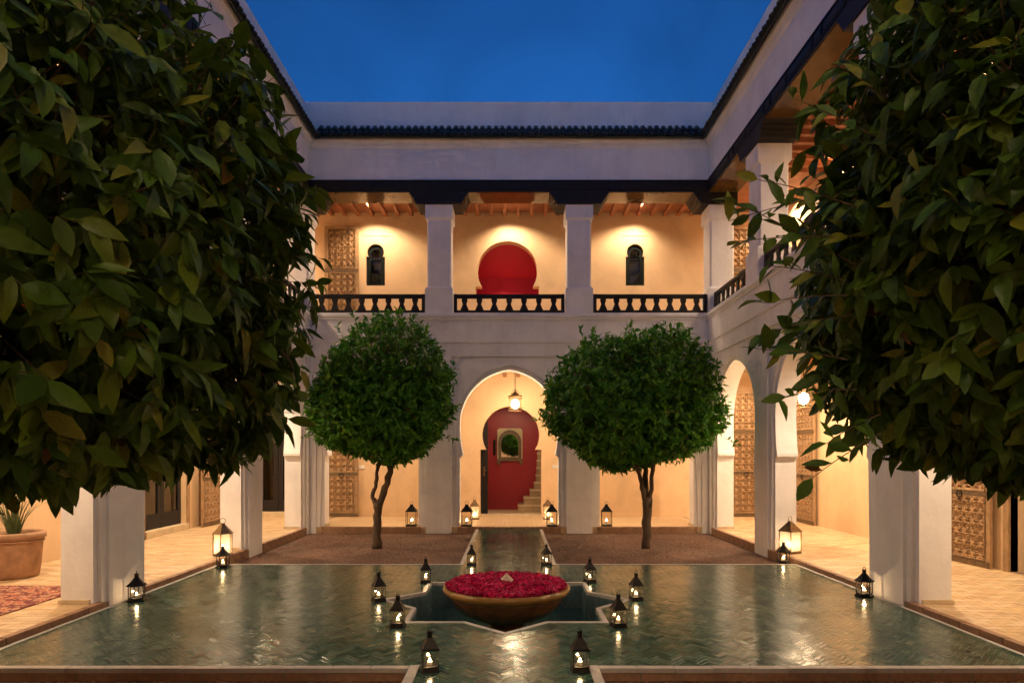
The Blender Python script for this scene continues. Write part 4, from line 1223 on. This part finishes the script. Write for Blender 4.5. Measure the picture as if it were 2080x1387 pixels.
def tree(name, label, base, crown_c, crown_r, seed, n_twigs, leaf_len, stems, limbs, singles=0, group=None, per_twig=7, extra_twigs=(), tone=(1, 1, 1), pw=2.4, shell=0.42, droop=0.55):
    root = empty(name, base); tag(root, label, 'tree', group)
    base = np.array(base)
    for nm, (pts, rad) in [('trunk', s) for s in stems] + [('limb', s) for s in limbs]:
        P0 = []; R0 = []
        for k in range(len(pts) - 1):     # gnarl: subdivide with jitter
            for q in range(4):
                t = q / 4
                p = np.array(pts[k]) * (1 - t) + np.array(pts[k + 1]) * t
                if q or k: p = p + rng.normal(size=3) * 0.008
                P0.append(tuple(p)); R0.append((rad[k] * (1 - t) + rad[k + 1] * t) * 0.9 * random.uniform(0.88, 1.14))
        P0.append(pts[-1]); R0.append(rad[-1])
        mb = MB(); mb.tube(P0, R0, 10); mb.obj(nm, M_bark, root, smooth=True)
    GL = [tuple(a * b_ for a, b_ in zip(c, tone)) for c in GREEN_L]  # per-tree leaf tint; back trees raised to stand in for brighter light
    tips, dirs, depth = crown_points(n_twigs, crown_c, *crown_r, seed, pw=pw, shell=shell)
    r_ = np.random.default_rng(seed + 1)
    tw_dir = dirs + r_.normal(size=dirs.shape) * 0.45 + np.array([0, 0, 0.15])
    tw_dir /= np.linalg.norm(tw_dir, axis=1, keepdims=True)
    L, D, U, S = [], [], [], []
    tL = leaf_len * 1.5
    extras = []
    for (p, d, ln, nl) in extra_twigs:
        extras.append((np.array(p), np.array(d) / np.linalg.norm(d), ln, nl))
    for i in range(n_twigs):
        k = per_twig + r_.integers(-2, 3)
        t = r_.random(k)
        side = r_.normal(size=(k, 3)); side -= (side @ tw_dir[i])[:, None] * tw_dir[i]
        side /= np.linalg.norm(side, axis=1, keepdims=True)
        L.append(tips[i] + tw_dir[i] * ((t - 0.7) * tL)[:, None])
        dd = tw_dir[i] * 0.65 + side * 0.75 + np.array([0, 0, -droop]) * (0.35 + 0.9 * r_.random((k, 1)))
        D.append(dd); U.append(dirs[i] * 0.8 + np.array([0, 0, 0.5]) + r_.normal(size=(k, 3)) * 0.35)
        S.append(leaf_len * (0.45 + 0.72 * r_.random(k)))
    for p, d, ln, nl in extras:
        t = np.linspace(0.15, 1, nl)
        side = r_.normal(size=(nl, 3)); side /= np.linalg.norm(side, axis=1, keepdims=True)
        L.append(p + d * (t * ln)[:, None] - np.array([0, 0, 0.04]) * (t ** 2)[:, None]); D.append(d * 0.6 + side * 0.7); U.append(np.array([0, -0.6, 0.7]) + r_.normal(size=(nl, 3)) * 0.4)
        S.append(leaf_len * (0.5 + 0.4 * r_.random(nl)))
        mb = MB(); pp = [p + d * (q * ln) - np.array([0, 0, 0.04]) * q * q for q in (0, 0.35, 0.7, 1)]; mb.tube([tuple(x - base) for x in pp], [0.0032, 0.0026, 0.002, 0.0015], 5); mb.obj('twig', M_bark, root)
    # thin twigs under the leaves
    tv_, tf_ = [], []
    a0 = tips - tw_dir * tL * 1.0 - dirs * 0.12 - base; a1 = tips + tw_dir * tL * 0.3 - base
    for i in range(n_twigs):
        o_ = len(tv_); d_ = Vector(tw_dir[i]); u_ = d_.orthogonal().normalized(); w_ = d_.cross(u_)
        for p_, r0 in ((a0[i], 0.0035), (a1[i], 0.0015)):
            for q in range(3):
                t_ = q * 2.0944; tv_.append(tuple(Vector(p_) + u_ * (r0 * math.cos(t_)) + w_ * (r0 * math.sin(t_))))
        tf_ += [(o_ + q, o_ + (q + 1) % 3, o_ + 3 + (q + 1) % 3, o_ + 3 + q) for q in range(3)]
    me = bpy.data.meshes.new('twigs'); me.from_pydata(tv_, [], tf_); me.materials.append(M_bark)
    tag(link('twigs', me, root), kind='stuff')
    L = np.concatenate(L); D = np.concatenate(D); U = np.concatenate(U); S = np.concatenate(S)
    # thin twigs carrying the leaves
    n = len(L)
    # stalk so that blades stand off the twig
    Fm = frames(D, U)
    ti = r_.integers(0, len(TPL), n); ci = r_.choice(len(GREEN_L), n, p=GREEN_P / GREEN_P.sum())
    single_idx = np.zeros(n, bool)
    if singles:
        px = CX + FPX * (L[:, 0] - CAMX) / np.maximum(L[:, 1], 0.1); py = HOR - FPX * (L[:, 2] - CAMH) / np.maximum(L[:, 1], 0.1)
        ok = (L[:, 1] > 0.6) & (px > -20) & (px < 2100) & (py > -20) & (py < 1300)
        dist = np.where(ok, np.linalg.norm(L - np.array([CAMX, 0, CAMH]), axis=1), 1e9)
        idx = np.argsort(dist)[:singles]; single_idx[idx] = True
        for i in idx:
            m = Matrix.Translation(Vector(L[i] - base)) @ Matrix(Fm[i].tolist()).to_4x4() @ Matrix.Scale(S[i], 4)
            link('leaf', leaf_mesh(int(ti[i]), int(ci[i]), GL[ci[i]]), root, mat4=m)
    V_ = []; C_ = []
    keep = ~single_idx
    T = np.array(TPL)[ti[keep]] * S[keep][:, None, None]
    V_ = np.einsum('nij,nkj->nki', Fm[keep], T) + (L[keep] - base)[:, None, :]
    nk = V_.shape[0]
    cols = np.array(GL)[ci[keep]] * (0.85 + 0.3 * r_.random((nk, 1)))
    C_ = np.repeat(np.concatenate([cols, np.ones((nk, 1))], 1), 11, axis=0)
    me = bpy.data.meshes.new('crown')
    tris = []; 
    for f in LEAF_F:
        tris += [(f[0], f[1], f[2])] + ([(f[0], f[2], f[3])] if len(f) == 4 else [])
    tris = np.array(tris)
    Fa = (tris[None] + (np.arange(nk) * 11)[:, None, None]).reshape(-1, 3)
    me.vertices.add(nk * 11); me.vertices.foreach_set('co', V_.reshape(-1).astype(np.float32))
    me.loops.add(len(Fa) * 3); me.loops.foreach_set('vertex_index', Fa.reshape(-1).astype(np.int32))
    me.polygons.add(len(Fa)); me.polygons.foreach_set('loop_start', (np.arange(len(Fa)) * 3).astype(np.int32))
    me.polygons.foreach_set('use_smooth', np.ones(len(Fa), bool))
    me.update(calc_edges=True); me.validate()
    set_tint(me, C_); me.materials.append(M_leaf)
    tag(link('crown', me, root), kind='stuff')
    return root
TB = 11.6
def tx(x, Y=TB): return CAMX + (x - CX) * Y / FPX
def tz(y, Y=TB): return CAMH + (HOR - y) * Y / FPX
def sprigs(rows):
    out = []
    for x0, y0, x1, y1 in rows:
        a = np.array((tx(x0), TB - random.uniform(0, 0.4), tz(y0))); b_ = np.array((tx(x1), a[1] - 0.03, tz(y1)))
        out.append((a, b_ - a, float(np.linalg.norm(b_ - a)), 11))
    return out
# back left tree
b0 = (tx(765), TB, GZ)
def loc_pts(pl, b_): return [(tx(x) - b_[0], dy, tz(y) - b_[2]) for x, y, dy in pl]
stemsL = [(loc_pts([(765, 1116, 0), (766, 1060, 0.01), (768, 1022, 0.02)], b0), [0.095, 0.078, 0.085]),
          (loc_pts([(766, 1030, 0.02), (757, 1010, 0.0), (764, 980, -0.02), (770, 940, 0.0), (772, 880, 0.0), (740, 800, 0.1)], b0), [0.055, 0.042, 0.034, 0.034, 0.030, 0.015]),
          (loc_pts([(769, 1030, 0.02), (780, 1000, 0.0), (790, 960, 0.05), (793, 930, 0.05), (800, 880, 0.1), (820, 780, 0.15)], b0), [0.07, 0.062, 0.058, 0.062, 0.045, 0.02])]
limbsL = [(loc_pts([(793, 932, 0.05), (782, 905, -0.05), (775, 860, -0.2)], b0), [0.035, 0.03, 0.02]), (loc_pts([(793, 930, 0.05), (808, 900, 0.0), (850, 840, -0.2)], b0), [0.04, 0.032, 0.015])]
tree('orange_tree', 'round clipped orange tree with forked trunk left of the central arch', b0, (tx(776), TB, tz(835)), (1.21, 1.22, 1.60, 0.84), 21, 5000, 0.118, stemsL, limbsL, group='clipped orange trees', tone=(1.5, 1.75, 1.0), shell=0.6, pw=2.15, droop=0.2, extra_twigs=sprigs(
    ((735, 668, 728, 640), (770, 660, 775, 630), (790, 665, 797, 636), (866, 725, 872, 690), (880, 745, 893, 715), (700, 690, 690, 660), (905, 800, 925, 780), (650, 880, 625, 885), (905, 890, 935, 892), (640, 760, 622, 745))))
b0 = (tx(1312), TB, GZ)
stemsR = [(loc_pts([(1312, 1116, 0), (1314, 1060, 0.01), (1316, 1010, 0.0)], b0), [0.10, 0.088, 0.085]),
          (loc_pts([(1313, 1030, 0.0), (1305, 990, 0.0), (1296, 955, -0.03), (1284, 935, -0.05), (1262, 895, -0.1), (1230, 820, -0.1)], b0), [0.06, 0.045, 0.04, 0.036, 0.03, 0.015]),
          (loc_pts([(1316, 1030, 0.05), (1313, 980, 0.08), (1314, 930, 0.1), (1316, 860, 0.1)], b0), [0.055, 0.05, 0.048, 0.03]),
          (loc_pts([(1318, 1030, -0.03), (1322, 980, -0.05), (1326, 930, -0.05), (1340, 850, -0.1)], b0), [0.055, 0.04, 0.036, 0.025])]
tree('orange_tree', 'wide clipped orange tree with three stems right of the central arch', b0, (tx(1293), TB, tz(845)), (1.55, 1.40, 1.62, 0.84), 33, 6400, 0.118, stemsR, [], group='clipped orange trees', tone=(1.5, 1.75, 1.0), shell=0.6, pw=2.15, droop=0.2, extra_twigs=sprigs(
    ((1185, 700, 1178, 662), (1200, 690, 1205, 664), (1275, 680, 1278, 652), (1310, 685, 1322, 668), (1160, 730, 1155, 710), (1120, 860, 1085, 850), (1130, 830, 1095, 835), (1445, 760, 1455, 735), (1460, 890, 1485, 900), (1420, 720, 1435, 695), (1340, 690, 1338, 672))))
# foreground trees
b0 = (-2.55, 3.0, GZ)
st = [([(0, 0, 0), (0.02, 0.0, 0.6), (0.0, 0.02, 1.1)], [0.085, 0.07, 0.07]), ([(0, 0, 1.05), (0.0, 0.25, 1.6), (0.2, 0.45, 2.3)], [0.055, 0.04, 0.015]), ([(0, 0, 1.05), (0.0, 0.0, 1.7), (0.05, -0.1, 2.4)], [0.055, 0.04, 0.015])]
tree('orange_tree', 'big dark orange tree filling the left foreground', b0, (-2.38, 3.0, 2.45), (1.40, 1.35, 1.42, 1.02), 45, 4300, 0.145, st, [], singles=300, group='foreground orange trees', per_twig=7, tone=(1.6, 1.05, 1.0), pw=2.7, droop=1.05)
b0 = (2.75, 3.05, GZ)
def pt3(x, y, Y): return (CAMX + (x - CX) * Y / FPX, Y, CAMH + (HOR - y) * Y / FPX)
def tw(x0, y0, x1, y1, Y, nl):
    a, b_ = np.array(pt3(x0, y0, Y)), np.array(pt3(x1, y1, Y - 0.05)); d = b_ - a
    return (a, d, np.linalg.norm(d), nl)
ex = [tw(1760, 480, 1500, 470, 2.75, 13), tw(1740, 420, 1540, 345, 2.7, 10), tw(1740, 540, 1500, 395, 2.8, 11), tw(1720, 570, 1560, 520, 2.75, 9), tw(1800, 290, 1610, 180, 2.7, 10), tw(1720, 730, 1545, 690, 2.75, 9),
      tw(1720, 600, 1550, 595, 2.7, 9), tw(1790, 880, 1650, 950, 2.7, 7), tw(1730, 640, 1550, 660, 2.8, 9), tw(1760, 380, 1480, 430, 2.8, 12), tw(1800, 200, 1690, 110, 2.7, 9), tw(1790, 840, 1680, 880, 2.75, 8), tw(1740, 790, 1580, 790, 2.8, 9)]
tree('orange_tree', 'big dark orange tree filling the right foreground', b0, (2.66, 3.05, 2.45), (1.13, 1.14, 1.42, 0.88), 58, 4100, 0.145, st, [], singles=300, group='foreground orange trees', per_twig=7, extra_twigs=ex, tone=(1.6, 1.05, 1.0), pw=2.3, droop=1.05)

# fallen leaves on the gravel beds
for k in range(16):
    x = random.uniform(0.9, 3.9) * random.choice((-1, 1)); y = random.uniform(9.8, 13.2)
    m = Matrix.Translation((x, y, GZ + 0.012)) @ Matrix.Rotation(random.uniform(0, 6.28), 4, 'Z') @ Matrix.Rotation(random.gauss(0, .2), 4, 'X') @ Matrix.Scale(0.085, 4)
    o = link('fallen_leaf', leaf_mesh(k % 6, 90 + k % 2, ((0.35, 0.25, 0.12), (0.25, 0.22, 0.08))[k % 2]), None, mat4=m)
    tag(o, 'small dry leaf fallen on the gravel bed', 'leaf', 'fallen leaves on the gravel')
# loose gravel stones near the camera
V_, F_ = [], []
peb = [(0, 0, .7), (.9, .1, 0), (.1, 1, .1), (-1, 0, 0), (0, -.9, .05), (0, 0, -.7)]
pf = [(0, 1, 2), (0, 2, 3), (0, 3, 4), (0, 4, 1), (5, 2, 1), (5, 3, 2), (5, 4, 3), (5, 1, 4)]
for k in range(9000):
    if k < 5000: x = random.uniform(0.75, 4.1) * random.choice((-1, 1)); y = random.uniform(4.45, 4.86)
    else: x = random.uniform(0.75, 4.05) * random.choice((-1, 1)); y = random.uniform(9.5, 13.6)
    s = random.uniform(0.004, 0.011); a = random.uniform(0, 6.28); ca, sa = math.cos(a) * s, math.sin(a) * s
    o_ = len(V_)
    V_ += [(x + p[0] * ca - p[1] * sa, y + p[0] * sa + p[1] * ca, GZ + s * 0.3 + p[2] * s * random.uniform(.6, 1)) for p in peb]
    F_ += [tuple(i + o_ for i in f) for f in pf]
me = bpy.data.meshes.new('gravel'); me.from_pydata(V_, [], F_); me.materials.append(M_gravel)
tag(link('gravel', me), 'loose reddish gravel in the planting beds', 'gravel', kind='stuff')
